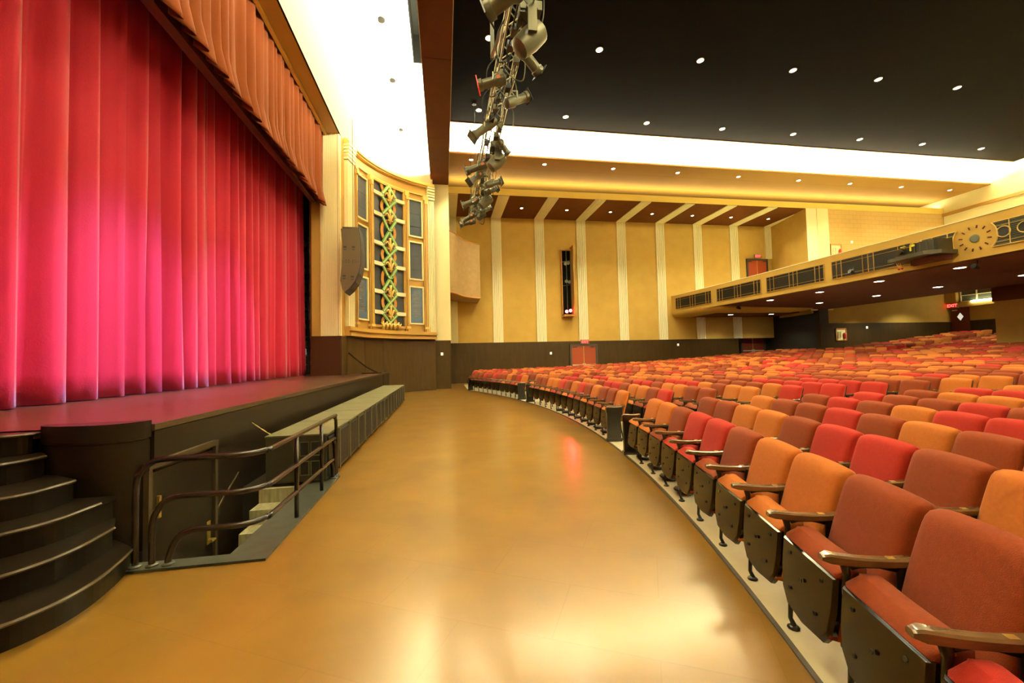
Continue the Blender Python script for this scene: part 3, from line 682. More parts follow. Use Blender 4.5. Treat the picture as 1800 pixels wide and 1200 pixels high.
double_door(3, 22.95, 24.85, 28.6, .75, 3.15, M['door_dk'])
exit_sign(24.2, 28.4, 3.28, .62, .3, 'lit red exit sign over the shadowed doors under the balcony')
o = MB().box(36.33, 36.4, 22.93, 23.97, 2.0, 4.45).build('door_4', M['door_dk'], None, kind='structure')
mb = MB(); mb.prism([(23.42, 3.55), (23.24, 3.83), (23.42, 4.11), (23.60, 3.83)], 36.32, 36.33, 'x'); mb.build('diamond_window', M['plate'], o)
mb = MB(); mb.box(36.26, 36.33, 23.55, 23.85, 4.28, 4.34); mb.build('door_closer', M['metal'], o)
exit_sign(36.18, 23.7, 4.46, .62, .36, 'lit red exit sign on the back wall above the door with diamond window', rz=-PI / 2)
# rear bay with grille and fluorescent strip
t = thing('rear_window_grille', 'dark grille window with lit strip under it on the back wall', 'grille window', (36.2, 22.3, 4.86))
MB().box(.12, .18, -6.0, 1.0, 0, .86).build('mesh_panel', M['disc'], t)
mb = MB()
for y in (1.0, .12, -1.0, -2.2, -3.4, -4.6): mb.box(.06, .12, y - .04, y + .02, 0, .86)
for z in (.0, .42, .8): mb.box(.06, .12, -6, 1, z, z + .04)
mb.build('frame', M['cream2'], t); mb = MB(); mb.tube([(-.03, .35, -.04), (-.03, -5.5, -.04)], .06, 8); mb.build('light_strip', M['tube'], t, label='glowing white strip')
# fire cabinets
def fire_box(x, y, z, w, h, label):
    t = thing('fire_cabinet', label, 'fire cabinet', (x, y, z)); MB().box(0, w, -.02, 0, 0, h).build('back_plate', M['cream2'], t)
    mb = MB()
    for b in ((0, w, -.06, 0, h - .07, h), (0, w, -.06, 0, 0, .05), (0, .05, -.06, 0, 0, h), (w - .05, w, -.06, 0, 0, h)): mb.box(*b)
    mb.build('frame', M['ring'], t); mb = MB(); mb.tube([(w * .78, -.09, .12), (w * .78, -.09, h * .55), (w * .78, -.09, h * .66)], [.08, .08, .03], 10); mb.build('extinguisher', M['extred'], t)
    mb = MB(); mb.tube([(w * .2, -.06, .15), (w * .25, -.06, h * .7), (w * .45, -.06, h * .72), (w * .42, -.06, .2)], .05, 6); mb.build('hose', M['ivory'], t)
fire_box(26.5, YI - .05, 2.3, .85, .85, 'recessed fire hose cabinet in the brown wainscot under the balcony')
fire_box(26.5, YI, 8.0, .9, 1.0, 'recessed fire hose cabinet in the tiled wall above the balcony')
for x, y, z, lb in ((7.43, YW - .06, 1.83, 'small white wall plate on the far wainscot left of the red double doors'), (17.16, YW - .06, 2.25, 'small white wall plate on the far wainscot below the balcony end'), (-.09, 23.47, 1.88, 'small white wall plate on the dark base of the pale pillar'), (29.08, YI - .05, 3.1, 'small white wall plate beside the fire cabinet under the balcony'), (28.3, YI, 9.1, 'small white wall plate on the tiled wall above the balcony')):
    mb = MB(); mb.box(x - .07, x + .07, y - .03, y, z, z + .17); mb.build('wall_plate', M['plate'], None, label=lb, cat='wall plate')
# ------------------------------------------------------------------ balcony
def fx(y): return 17.9 - 1.1 * ((y - 11) / 17) ** 2
ZT, ZB = 6.05, 4.66
def und(x): return 4.62 - .02 * (x - 18) if x < 26 else 4.46 + (x - 26) * .12
mb = MB(); N = 48
ylist = [28 - 33.6 * i / N for i in range(N + 1)]
vs = []
for y in ylist:
    x = fx(y); zt = ZT - .10 * max(0, (y - 11) / 17) ** 2
    vs += [(x, y, ZB), (x, y, zt), (x + .25, y, zt), (x + .25, y, ZB)]
fs = []
for i in range(N):
    for q in range(4): fs.append((4 * i + q, 4 * (i + 1) + q, 4 * (i + 1) + (q + 1) % 4, 4 * i + (q + 1) % 4))
mb.add(vs, fs); struct('wall_balcony_front', mb, M['tan'])
mb = MB(); mb.tube([(fx(y) + .1, y, ZT - .10 * max(0, (y - 11) / 17) ** 2) for y in ylist], .12, 8, flat=.25); struct('trim_46', mb, M['cream'], 'all')
mb = MB()
mb.grid(lambda a, b: ((lambda y, x: (x, y, und(x)))(28.2 - 34 * a, fx(28.2 - 34 * a) + (36.5 - fx(28.2 - 34 * a)) * b)), 30, 20, flip=True)
struct('ceiling_under_balcony', mb, M['under'])
mb = MB(); mb.grid(lambda a, b: ((lambda y, x: (x, y, 5.2 + .12 * (x - 18)))(28.2 - 34 * a, fx(28.2 - 34 * a) + .2 + (36.3 - fx(28.2 - 34 * a)) * b)), 20, 6)
struct('floor_balcony', mb, M['slab'])
# rounded bulge at the wall end of the balcony
pr = [(0, 4.72), (0, 4.62), (.07, 4.50), (.2, 4.42), (.45, 4.38), (7.0, 4.38), (7.0, 4.72)]
mb = MB(); ye = [28.0, 24.4, 24.0, 23.7, 23.5, 23.42]; sh = [0, 0, .03, .1, .22, .4]
vs = []
for y, s in zip(ye, sh):
    for px_, pz in pr: vs.append((fx(y) + px_ + s * .6 * (1 if px_ < 3 else 0), y, pz + (4.72 - pz) * s))
n = len(pr); fs = [tuple(range(n)), tuple(range(5 * n, 6 * n))[::-1]]
for i in range(5):
    for q in range(n): fs.append((i * n + q, i * n + (q + 1) % n, (i + 1) * n + (q + 1) % n, (i + 1) * n + q))
mb.add(vs, fs); struct('wall_balcony_end', mb, M['tan'], True)
slabs('trim_47', [(18.4, 25.4, 25.2, 28.6, 4.365, 4.5)], M['soffit'])
def grille(y1, y0, label, mode=0, extra=None):
    x = fx((y0 + y1) / 2); t = thing('balcony_grille', label, 'grille', (x, (y0 + y1) / 2, 4.93), 0, 'grilles along the balcony front')
    ym = (y0 + y1) / 2; H = .79
    def P(y, z, d): return (fx(y) - x - d, y - ym, z)
    def strip(mb, ya, yb, za, zb, d0, d1, n=6):
        for i in range(n):
            a = ya + (yb - ya) * i / n; b = ya + (yb - ya) * (i + 1) / n
            mb.add([P(a, za, d0), P(b, za, d0), P(b, zb, d0), P(a, zb, d0), P(a, za, d1), P(b, za, d1), P(b, zb, d1), P(a, zb, d1)],
                   [(0, 1, 2, 3), (4, 7, 6, 5), (0, 4, 5, 1), (1, 5, 6, 2), (2, 6, 7, 3), (3, 7, 4, 0)])
    def lim(z):      # curved end next to the medallion
        if mode == 0: return y0, y1
        q = math.sqrt(max(0, .60 ** 2 - (z - .4) ** 2))
        return (11.0 + q, y1) if mode == 1 else (y0, 11.0 - q)
    mb = MB()
    for j in range(16):
        za, zb = H * j / 16, H * (j + 1) / 16; a, b = lim((za + zb) / 2); strip(mb, a, b, za, zb, .004, .012)
    mb.build('backing', M['black'], t)
    mb = MB()
    for j in range(13):
        z = .04 + j * .058; a, b = lim(z); strip(mb, a, b, z, z + .02, .012, .03)
    mb.build('louvre', M['disc'] if mode else M['grill'], t)
    mb = MB()
    for za, zb in ((-.015, .012), (.12, .132), (H - .15, H - .138), (H - .012, H + .015)): a, b = lim((za + zb) / 2); strip(mb, a, b, za, zb, .012, .045)
    L = y1 - y0
    for q in ((.07, .14, .43, .5, .57, .86, .93) if mode == 0 else (.35, .72)): strip(mb, y0 + L * q - .008, y0 + L * q + .008, 0, H, .012, .045, 1)
    for e in ((y0, y1) if mode == 0 else ((y1,) if mode == 1 else (y0,))): strip(mb, e - .015, e + .015, -.015, H + .015, .01, .045, 1)
    if mode:
        pts = [P(11.0 + (1 if mode == 1 else -1) * math.sqrt(.60 ** 2 - (z - .4) ** 2), z, .04) for z in [H * j / 12 for j in range(13)]]
        mb.tube(pts, .022, 6)
    if extra:
        dk = MB()
        for yy, rr_ in extra:
            mb.tube([P(yy + rr_ * math.cos(w_ * PI / 12), .42 + rr_ * math.sin(w_ * PI / 12), .05) for w_ in range(25)], .018, 6)
            dk.lathe([(rr_, 0), (rr_, .035)], 20, P(yy, .42, .0), Matrix.Rotation(-PI / 2, 4, 'Y'))
        dk.build('round_opening', M['black'], t)
    mb.build('brass_frame', M['gold2'] if mode else M['gold'], t)
    return t
grille(27.5, 24.0, 'black louvred grille on the balcony front, the one touching the far wall')
grille(23.52, 20.15, 'black louvred grille on the balcony front, second from the far wall')
grille(19.77, 16.48, 'black louvred grille on the balcony front, third from the far wall')
grille(16.1, 12.9, 'long black louvred grille on the balcony front left of the black projector')
grille(12.55, 11.3, 'grille with concave right end behind the black projector', 1)
grille(10.7, 8.6, 'grille with concave left end and round openings right of the dial medallion', 2, extra=((10.25, .17), (9.75, .17)))
grille(8.2, 5.0, 'black louvred grille beyond the round-opening grille at the right frame edge')
t = thing('dial_medallion', 'round clock-like medallion of tick marks with grey centre disc on the balcony front', 'medallion', (17.898, 11.0, 5.34))
mb = MB(); mb.lathe([(.13, 0), (.13, .03), (.1, .035)], 28, (0, 0, 0), Matrix.Rotation(-PI / 2, 4, 'Y')); mb.build('centre_disc', M['disc'], t)
for i in range(12):
    a = 2 * PI * (i + .35) / 12; c, s = math.cos(a), math.sin(a)
    mb = MB(); w = .018; r0, r1 = .34, .44
    mb.prism([(c * r0 - s * w, s * r0 + c * w), (c * r1 - s * w, s * r1 + c * w), (c * r1 + s * w, s * r1 - c * w), (c * r0 + s * w, s * r0 - c * w)], -.02, 0, 'x'); mb.build('tick_mark', M['darkred'], t)
t = thing('projector', 'black projector unit on a tray fixed to the balcony front with yellow tape', 'projector', (17.75, 12.35, 4.95))
mb = MB(); mb.prism([(-1.0, -.62), (-.75, .75), (.1, .75), (.1, -.9), (-.6, -.9)], 0, .14); mb.build('tray', M['spk'], t)
mb = MB(); mb.box(-.62, .05, -.8, -.05, .14, .55); mb.prism([(-.62, -.1), (-.5, .6), (.05, .6), (.05, -.1)], .14, .45); mb.build('housing', M['iron'], t)
mb = MB()
for y in (-.7, -.5, -.3, -.12): mb.box(-.64, -.6, y, y + .03, .14, .56)
mb.build('cooling_rib', M['spk'], t)
mb = MB(); mb.lathe([(.05, 0), (.09, .1), (.10, .22)], 16, (-.55, .35, .32), Matrix.Rotation(-PI / 2, 4, 'Y')); mb.build('lens', M['iron'], t)
mb = MB(); mb.box(-.65, -.62, .0, .05, .3, .5); mb.box(-.65, -.62, -.12, .05, .45, .52); mb.box(-.65, -.6, .2, .36, .5, .53); mb.build('yellow_tape', M['yellow'], t)
mb = MB(); mb.prism([(-.6, -.5), (0, -.8), (0, .4), (-.3, .3)], -.18, 0); mb.build('bracket', M['darkred'], t)
t = thing('cable_loop', 'red-brown cable hanging from hooks left of the projector', 'cable', (17.84, 13.35, 5.0))
mb = MB(); mb.tube([(-.04, .0, .3), (-.06, .02, .0), (-.05, -.05, -.2)], .012, 6); mb.tube([(-.04, -.12, .3), (-.06, -.1, 0), (-.05, -.16, -.2)], .012, 6); mb.build('cord', M['ring'], t)
mb = MB(); mb.box(-.08, 0, -.2, .08, .28, .33); mb.build('hook_plate', M['darkred'], t)
for y in (-.05, -.16): mb = MB(); mb.lathe([(.001, -.045), (.04, -.02), (.045, .02), (.001, .05)], 10, (-.06, y, -.22)); mb.build('plug', M['extred'], t)
def small_cam(p, label, rz=0):
    t = thing('small_spotlight', label, 'small spotlight', p, rz)
    mb = MB(); mb.tube([(0, 0, 0), (0, 0, -.12), (-.05, 0, -.2)], .02, 6); mb.build('bracket', M['iron'], t)
    mb = MB(); mb.lathe([(.05, -.12), (.08, -.02), (.09, .12)], 12, (-.08, 0, -.26), Matrix.Rotation(-PI / 2.6, 4, 'Y')); mb.build('head', M['black'], t, True)
small_cam((17.65, 15.0, 4.98 + .3), 'small black lamp clamped on the balcony front over the long grille')
small_cam((18.1, 12.3 - 1.2, 4.64), 'small black lamp under the balcony edge below the dial medallion')
small_cam((18.0, 22.4, 4.64), 'small black lamp under the balcony near its far wall end')
# column under the balcony
t = thing('balcony_column', 'brown rectangular column carrying the balcony at the right edge', 'column', (27.2, 14.9, .9))
MB().box(-.5, .8, -1.3, .95, 0, 3.7).build('shaft', M['tan'], t); MB().box(-.55, .85, -1.35, 1.0, 2.95, 3.75).build('capital', M['soffit'], t)
# ------------------------------------------------------------------ downlights
def dl_proto(r, name='downlight'):
    t = thing(name, 'x', 'downlight', (0, 0, 0))
    mb = MB(); mb.lathe([(r * 1.28, 0), (r * 1.28, -.012), (r * 1.05, -.02), (r * 1.0, -.004)], 20); mb.build('trim_ring', M['ring_l'], t)
    mb = MB(); mb.lathe([(r * .98, -.006), (r * .98, -.012)], 20); mb.build('lens', M['lamp'], t)
    return t
protos = {}
def spot(p, e, ang, blend=.6, color=(1, .92, .60), size=.12, rot=None):
    l = D.lights.new('downlight_beam', 'SPOT'); l.energy = e; l.spot_size = math.radians(ang); l.spot_blend = blend; l.color = color; l.shadow_soft_size = size
    o = D.objects.new('downlight_beam', l); COL.objects.link(o); o.location = p
    if rot is not None: o.rotation_euler = rot
    return o
ordn = ['first', 'second', 'third', 'fourth', 'fifth', 'sixth', 'seventh', 'eighth', 'ninth', 'tenth', 'eleventh', 'twelfth', 'thirteenth', 'fourteenth', 'fifteenth', 'sixteenth', 'seventeenth', 'eighteenth', 'nineteenth', 'twentieth',
        'twenty-first', 'twenty-second', 'twenty-third', 'twenty-fourth', 'twenty-fifth', 'twenty-sixth', 'twenty-seventh', 'twenty-eighth', 'twenty-ninth', 'thirtieth'] + ['far'] * 30
def place_dl(p, r, label, group):
    if r not in protos: protos[r] = dl_proto(r); o = protos[r]; o.location = p; o['label'] = label; o['group'] = group; return o
    return tree_copy(protos[r], p, 0, label, group)
E_HOUSE = 230.
rowsy = [19.05, 14.6, 10.1, 5.65]
for j, y in enumerate(rowsy):
    for i in range(9):
        x = 1.85 + 4.30 * i
        place_dl((x, y, 13.5), .115, 'round downlight in black ceiling, %s from beam, %s row from cove' % (ordn[i], ordn[j]), 'downlights in the black ceiling')
        spot((x, y, 13.4), E_HOUSE, 125)
for i in range(9):
    x = 1.66 + 4.12 * i
    if i == 5: x += .2
    place_dl((x, 21.95 + .06 * i, 12.5), .10, 'round downlight in the ochre ceiling band beside the bright cove, %s from the beam' % ordn[i], 'downlights in the ochre band')
    spot((x, 21.95 + .06 * i, 12.4), 460 if i < 6 else 110, 115 if i < 6 else 95)
for i in range(9): spot((1.66 + 4.12 * i, YM - 21.95, 12.4), 130, 115)
for i in range(7):
    x = 5.2 + 3.10 * i
    place_dl((x, 26.0 + .05 * i, ZW), .09, 'round downlight in the brown soffit between fluted strips, %s from the pale pillar' % ordn[i], 'downlights in the brown soffit')
    spot((x, 26.0, ZW - .1), 120, 80)
for j, pts in enumerate(([(20.2, 26.1), (18.5, 20.6), (18.75, 17.7), (18.7, 14.8), (18.9, 12.1), (18.8, 9.2)], [(23.3, 25.9), (22.4, 21.2), (22.9, 18.3), (23.0, 15.6), (23.2, 12.8)])):
    for i, (x, y) in enumerate(pts):
        zz = und(x) - .004 if y < 24 else 4.36
        place_dl((x, y, zz), .16, 'flat white downlight under balcony, %s from far wall, %s row' % (ordn[i], ['front', 'rear'][j]), 'downlights under the balcony')
        spot((x, y, zz - .1), 110, 130)
for x in (28., 32.):
    for y in (22, 17, 11, 5): spot((x, y, und(x) - .1), 190, 135)
for i, (x, y) in enumerate(((-1.8, 13.2), (-1.8, 16.1), (-1.85, 19.6))):
    mb = MB(); mb.lathe([(.13, .0), (.13, -.03), (.10, -.035)], 16, (x, y, 12.6)); o = mb.build('ceiling_eyelet', M['black'], None, label='small dark round opening in the white ceiling, %s from the near end' % ordn[i], cat='ceiling opening')
# ------------------------------------------------------------------ lighting truss
TX, TZ = 1.85, 9.75
t = thing('lighting_truss', 'long aluminium box truss hung with stage lamps below the black ceiling', 'truss', (TX, -1, TZ))
Lt = 23.8
for dx in (-.24, .24):
    for dz in (-.24, .24): mb = MB(); mb.tube([(dx, 0, dz), (dx, Lt, dz)], .03, 6); mb.build('chord', M['alum'], t)
mb = MB(); n = 44
for i in range(n):
    y0, y1 = Lt * i / n, Lt * (i + 1) / n; s = 1 if i % 2 else -1
    for d in (-.24, .24): mb.tube([(d, y0, -.24 * s), (d, y1, .24 * s)], .016, 5, False); mb.tube([(-.24 * s, y0, d), (.24 * s, y1, d)], .016, 5, False)
mb.build('lattice', M['alum'], t)
mb = MB(); mb.tube([(-.1, 0, -.27), (-.1, Lt, -.27)], .02, 6); mb.tube([(.12, .5, .1)] + [(.12 + .05 * math.sin(i), i * 1.1, .1 + .08 * math.cos(i * 1.7)) for i in range(1, 21)], .03, 6); mb.build('cable', M['black'], t)
rc = random.Random(4)
for i in range(26):
    y = 7.5 + i * .62; sd = rc.choice((-1, 1)); w_ = rc.uniform(.1, .3)
    mb = MB(); mb.tube(catmull([(sd * .24, y, .2), (sd * (.26 + w_), y + .15, -.1), (sd * (.3 + w_ * .6), y + .35, -.45 - w_), (sd * .1, y + .55, -.38), (-sd * .15, y + .7, .1)], 5), .016, 5); mb.build('cable_loop', M['black'] if i % 2 else M['fix'], t)
for i in range(30):
    y = 7.6 + i * .52; mb = MB(); x = rc.uniform(-.2, .2); mb.box(x - .08, x + .08, y, y + rc.uniform(.12, .3), -.36, -.2); mb.build('clamp_block', M['fix'] if i % 3 else M['iron'], t)
t2 = thing('truss_hanger', 'pale metal V-shaped hanger bar above the lighting truss', 'hanger', (1.6, 11.3, TZ + .25))
mb = MB(); mb.box(-.13, -.02, -.05, .05, .2, 3.5); mb.build('post', M['fix'], t2); mb = MB(); mb.tube([(-.08, 0, .25), (.35, -1.6, .9)], .07, 4); mb.build('brace', M['alum'], t2)
for i, y in enumerate((18.6, 21.5)):
    mb = MB(); mb.tube([(TX - .25, y, TZ + .2), (TX - .25, y, 13.48)], .012, 5); mb.lathe([(.1, 3.7), (.1, 3.73)], 12, (TX - .25, y, TZ)); mb.build('truss_cable', M['black'], None, label='thin black cable holding the far part of the truss, %s' % ['with downlight beside it', 'at its outer end'][i], cat='cable')
def ell(name, y, side, aim, tilt, label, gel=None, L=.62, R=.10):
    L *= 1.12; R *= 1.3
    t = thing(name, label, 'stage lamp', (TX + side * .24, y, TZ - .2))
    m = Matrix.Translation((side * .16, 0, -.30)) @ Matrix.Rotation(aim, 4, 'Z') @ Matrix.Rotation(tilt, 4, 'Y')
    mb = MB(); mb.lathe([(R * .55, -L * .5), (R * .95, -L * .46), (R * 1.05, -L * .15), (R * .8, -.05), (R * .8, L * .35), (R * 1.0, L * .37), (R * 1.0, L * .5)], 14); mb.xf(m).build('barrel', M['fix'], t, True)
    mb = MB(); mb.box(-R * 1.15, R * 1.15, -R * 1.15, R * 1.15, L * .5, L * .53); mb.xf(m).build('gel_frame', M[gel] if gel else M['iron'], t)
    mb = MB(); mb.box(-R * .3, R * .3, R * .8, R * 1.08, -L * .3, -L * .18); mb.xf(m).build('tag', M['orange'], t)
    mb = MB(); mb.tube([(0, 0, .12), (side * .02, 0, -.02)], .03, 6); mb.tube([(0, 0, -.02), (side * .16, -.15, -.12), (side * .16, -.15, -.32)], .018, 5); mb.tube([(0, 0, -.02), (side * .16, .15, -.12), (side * .16, .15, -.32)], .018, 5); mb.build('yoke', M['alum'], t)
    return t
def mover(y, side, label, s=1., drop=0):
    t = thing('moving_head_lamp', label, 'stage lamp', (TX + side * .22, y, TZ - .25 - drop))
    MB().box(-.2 * s, .2 * s, -.2 * s, .2 * s, -.05, .16).build('base', M['fix'], t); MB().box(-.05, .05, -.05, .05, .1, .5).build('clamp', M['iron'], t)
    mb = MB()
    for q in (-1, 1): mb.box(-.08 * s, .08 * s, q * .25 * s - .04, q * .25 * s + .04, -.5 * s, 0)
    mb.box(-.1 * s, .1 * s, -.27 * s, .27 * s, -.09, -.03); mb.build('yoke', M['fix'], t, True)
    m = Matrix.Translation((0, 0, -.45 * s)) @ Matrix.Rotation(side * .8, 4, 'Y')
    mb = MB(); mb.lathe([(.10 * s, -.34 * s), (.19 * s, -.28 * s), (.22 * s, 0), (.2 * s, .26 * s), (.15 * s, .3 * s)], 16); mb.xf(m).build('head', M['fix'], t, True)
    mb = MB(); mb.lathe([(.14 * s, .3 * s), (.14 * s, .305 * s)], 16); mb.xf(m).build('lens', M['black'], t)
spec = [(8.2, -1, 'e', 2.6, 1.9, None, 'large pale lamp at the near end of the truss, pointing at the stage', .9, .17), (8.9, 1, 'm', 1.25, 0, None, 'big square moving-head lamp nearest the camera on the truss', 0, 0),
        (9.9, 1, 'e', .5, 2.1, None, 'olive lamp on the truss just below the big square moving head', .75, .12), (10.9, -1, 'e', 2.9, 1.75, 'gelred', 'truss lamp with a bright red gel frame', .7, .12),
        (11.6, 1, 'e', .3, 1.05, None, 'truss lamp pointing up to the right with a shiny rim', .75, .12), (13.2, -1, 'e', 3.3, 2.3, None, 'long lamp angled down left, middle of the truss', .95, .13),
        (14.3, 1, 'e', .2, 2.5, None, 'small olive lamp behind the long angled lamp on the truss', .5, .1), (14.9, 1, 'm', 1.15, 0, None, 'rounded moving-head lamp hanging right of the truss before the bright cove', 0, 0),
        (16.0, -1, 'e', 3.0, 1.9, None, 'lamp with boxy hood crossing in front of the bright cove', .85, .13), (16.9, -1, 'e', 3.5, 2.3, None, 'olive lamp over the lower edge of the bright cove', .7, .12),
        (17.4, 1, 'e', .2, 1.2, None, 'bristly lamp right of the truss at the bright cove edge', .7, .12), (18.2, 1, 'e', .2, 1.1, None, 'lamp right of the truss over the ochre ceiling band', .6, .11),
        (18.9, 1, 'm', 1.1, 0, None, 'dark moving-head lamp over the ochre ceiling band', 0, 0), (19.7, -1, 'e', 3.0, 1.9, None, 'lamp with black square hood left of the truss near the glowing lip', .8, .13),
        (20.6, 1, 'e', .1, 1.1, None, 'slim lamp right of the truss over the brown soffit', .6, .11), (21.2, 1, 'm', .8, 0, None, 'smallest moving-head lamp near the far end of the truss', 0, 0),
        (21.9, -1, 'e', 3.1, 2.1, None, 'second to last lamp at the far end of the truss', .7, .12), (22.7, -1, 'e', 3.1, 1.85, None, 'last lamp at the very far end of the truss', .8, .13)]
for y, sd, kd, a, b, g, lb, L, R in spec:
    if kd == 'e': ell('ellipsoidal_lamp', y, sd, a, b, lb, g, L, R)
    else: mover(y, sd, lb, a)
# ------------------------------------------------------------------ seats
W = .543
def pillow(w, h, t, nx, nz, arch=.016, taper=.05, ex=13, ey=.42):
    mb = MB()
    def face(sgn, tt):
        def fn(a, b):
            a = 2 * a - 1; b = 2 * b - 1
            # even out samples toward rim
            a = math.sin(a * PI / 2 * .92) / math.sin(PI / 2 * .92); b = math.sin(b * PI / 2 * .92) / math.sin(PI / 2 * .92)
            th = (max(0, 1 - abs(a) ** ex)) ** ey * (max(0, 1 - abs(b) ** ex)) ** ey
            # round the corners
            k = 1 - .02 * (abs(a) ** 6) * (abs(b) ** 6) * 1.4
            x = a * w / 2 * k * (1 - taper * max(0, -b)); z = b * h / 2 * (1 - .03 * abs(a) ** 6 * abs(b) ** 6) - (arch * a * a if b > 0 else 0) * max(b, 0)
            return (x, sgn * tt * th, z)
        return fn
    mb.grid(face(-1, t * .62), nx, nz); mb.grid(face(1, t * .38), nx, nz, True)
    return mb
def bend_back(mb, z_lo=.34, z_hi=.93):
    out = []
    for x, y, z in mb.v:
        q = (z - z_lo) / (z_hi - z_lo); v = .275 + .15 * q + .03 * q * q - .012 * (1 - (x / .27) ** 2)
        out.append((x, y + v, z))
    mb.v = out; return mb
def back_mb(nx, nz):
    mb = pillow(W - .010, .60, .115, nx, nz); mb.v = [(x, y, z + .635) for x, y, z in mb.v]; return bend_back(mb)
def shell_mb(nx, nz):
    mb = pillow(W - .012, .575, .012, nx, nz, .022, .04); mb.v = [(x, y + .040, z + .632) for x, y, z in mb.v]; return bend_back(mb)
def cush_mb(nx, nz):
    mb = pillow(W - .035, .355, .24, nx, nz, -.012, .10, 14, .36)
    m = Matrix.Translation((0, .085, .405)) @ Matrix.Rotation(math.radians(-6), 4, 'X'); mb.v = [(x, max(y, -.055) * (1.1 if y < 0 else .9), z + (.35 * (y + .05) if z > .08 else 0)) for x, y, z in mb.v]
    return mb.xf(m)
def pan_mb():
    o = [(-.25, .160), (.25, .160), (.248, .0), (.225, -.12), (.16, -.195), (0, -.215), (-.16, -.195), (-.225, -.12), (-.248, .0)]
    mb = MB(); vs = [(x, -.058, z) for x, z in o] + [(x * .93, -.076, z * .93) for x, z in o] + [(0, -.086, -.01)] + [(x, -.035, z) for x, z in o]
    n = len(o); fs = [(i, (i + 1) % n, n + (i + 1) % n, n + i) for i in range(n)] + [(n + i, n + (i + 1) % n, 2 * n) for i in range(n)] + [(2 * n + 1 + i, 2 * n + 1 + (i + 1) % n, (i + 1) % n, i) for i in range(n)]
    mb.add(vs, fs)
    m = Matrix.Translation((0, .085, .385)) @ Matrix.Rotation(math.radians(-6), 4, 'X'); return mb.xf(m)
def holes_mb():
    mb = MB()
    for x, z in ((-.15, .1), (.15, .1), (-.12, -.08), (.12, -.08), (.0, .02)): mb.lathe([(.010, 0), (.010, .006)], 8, (x, -.089 + abs(x) * .09, z), Matrix.Rotation(PI / 2, 4, 'X'))
    m = Matrix.Translation((0, .083, .385)) @ Matrix.Rotation(math.radians(-6), 4, 'X'); return mb.xf(m)
def stand_mb(xo):
    mb = MB()
    mb.tube([Vector((xo, v, z)) for v, z in ((.075, .0), (.072, .02), (.055, .06), (.062, .16), (.085, .24), (.075, .33), (.06, .43), (.055, .52), (.065, .585), (.055, .64))], [.018, .015, .013, .014, .018, .016, .015, .015, .017, .022], 8)
    mb.tube([Vector((xo, v, z)) for v, z in ((.085, .25), (.16, .33), (.24, .40), (.285, .50), (.29, .60), (.30, .645))], [.018, .02, .02, .017, .017, .022], 8)
    mb.tube([Vector((xo, v, z)) for v, z in ((.08, .62), (.12, .632), (.20, .635), (.27, .62))], .012, 6)
    mb.tube([Vector((xo, v, z)) for v, z in ((.24, .40), (.27, .2), (.30, .03), (.30, .0))], [.018, .014, .014, .02], 8)
    for v in (.07, .30): mb.lathe([(.034, 0), (.034, .008), (.018, .02)], 10, (xo, v, 0))
    return mb
def pivot_mb(xo):
    mb = MB(); mb.lathe([(.02, -.045), (.045, -.04), (.045, .04), (.02, .045)], 14, (xo, .115, .265), Matrix.Rotation(PI / 2, 4, 'Y')); mb.lathe([(.026, -.05), (.026, .05)], 10, (xo, .09, .215), Matrix.Rotation(PI / 2, 4, 'Y')); return mb
def arm_mb(xo):
    n = 12; vs = []; mb = MB()
    for i in range(n + 1):
        a = i / n; v = -.045 + .395 * a; w = .031 - .006 * math.sin(PI * a) - (.012 if i == 0 else 0); zt = .692 - .028 * math.sin(PI * min(a * 1.05, 1)) ** .8 * .5 - .012 * a - (.014 if i == 0 else 0); th = .042 - .010 * a - (.018 if i == 0 else 0)
        sec = [(-w, -th), (-w, -.008), (-w + .009, 0), (w - .009, 0), (w, -.008), (w, -th), (w - .012, -th - .004), (-w + .012, -th - .004)]
        vs += [(xo + sx, v, zt + sz) for sx, sz in sec]
    m = 8; fs = [(i * m + k, (i + 1) * m + k, (i + 1) * m + (k + 1) % m, i * m + (k + 1) % m) for i in range(n) for k in range(m)] + [tuple(range(m)), tuple(range(n * m, (n + 1) * m))[::-1]]
    mb.add(vs, fs); return mb
def plate_mb(xo): return MB().box(xo - .013, xo + .013, .235, .285, .670, .6745)
hx = W / 2
ME = {'pan': pan_mb().mesh('seat_pan', M['pan'], True), 'holes': holes_mb().mesh('bolt_holes', M['black']), 'shell': shell_mb(10, 10).mesh('back_shell', M['shell'], 'all'), 'stand': stand_mb(hx).mesh('standard', M['iron'], 'all'), 'stand0': stand_mb(-hx).mesh('standard', M['iron'], 'all'),
      'pivot': pivot_mb(hx - .03).mesh('hinge', M['iron'], True), 'arm': arm_mb(hx).mesh('armrest', M['wood'], True), 'arm0': arm_mb(-hx).mesh('armrest', M['wood'], True), 'plate': plate_mb(hx).mesh('number_plate', M['brass'])}
for c in 'ORC':
    ME['back' + c] = back_mb(14, 14).mesh('backrest_' + c, M[c], 'all'); ME['cush' + c] = cush_mb(12, 12).mesh('cushion_' + c, M[c], 'all')
def po(name, me, parent): o = D.objects.new(name, me); COL.objects.link(o); o.parent = parent; return o
CN = {'O': 'orange', 'R': 'rust brown', 'C': 'crimson'}
def seat(c, end, loc, rz, label, group, lod):
    t = thing('theatre_seat', label, 'theatre seat', loc, rz, group)
    po('backrest', ME['back' + c], t); cu = po('seat_cushion', ME['cush' + c], t)
    po('back_shell', ME['shell'], t); a = po('armrest', ME['arm'], t); po('standard', ME['stand'], t)
    p = po('seat_pan', ME['pan'], t)
    if lod: po('bolt_holes', ME['holes'], p); po('number_plate', ME['plate'], a)
    po('hinge', ME['pivot'], t)
    if end: po('armrest', ME['arm0'], t); po('standard', ME['stand0'], t)
    return t
A1, A1h, A2, A2h = -7.87, .60, 8.84, .54      # radial aisles (degrees) and half widths (m)
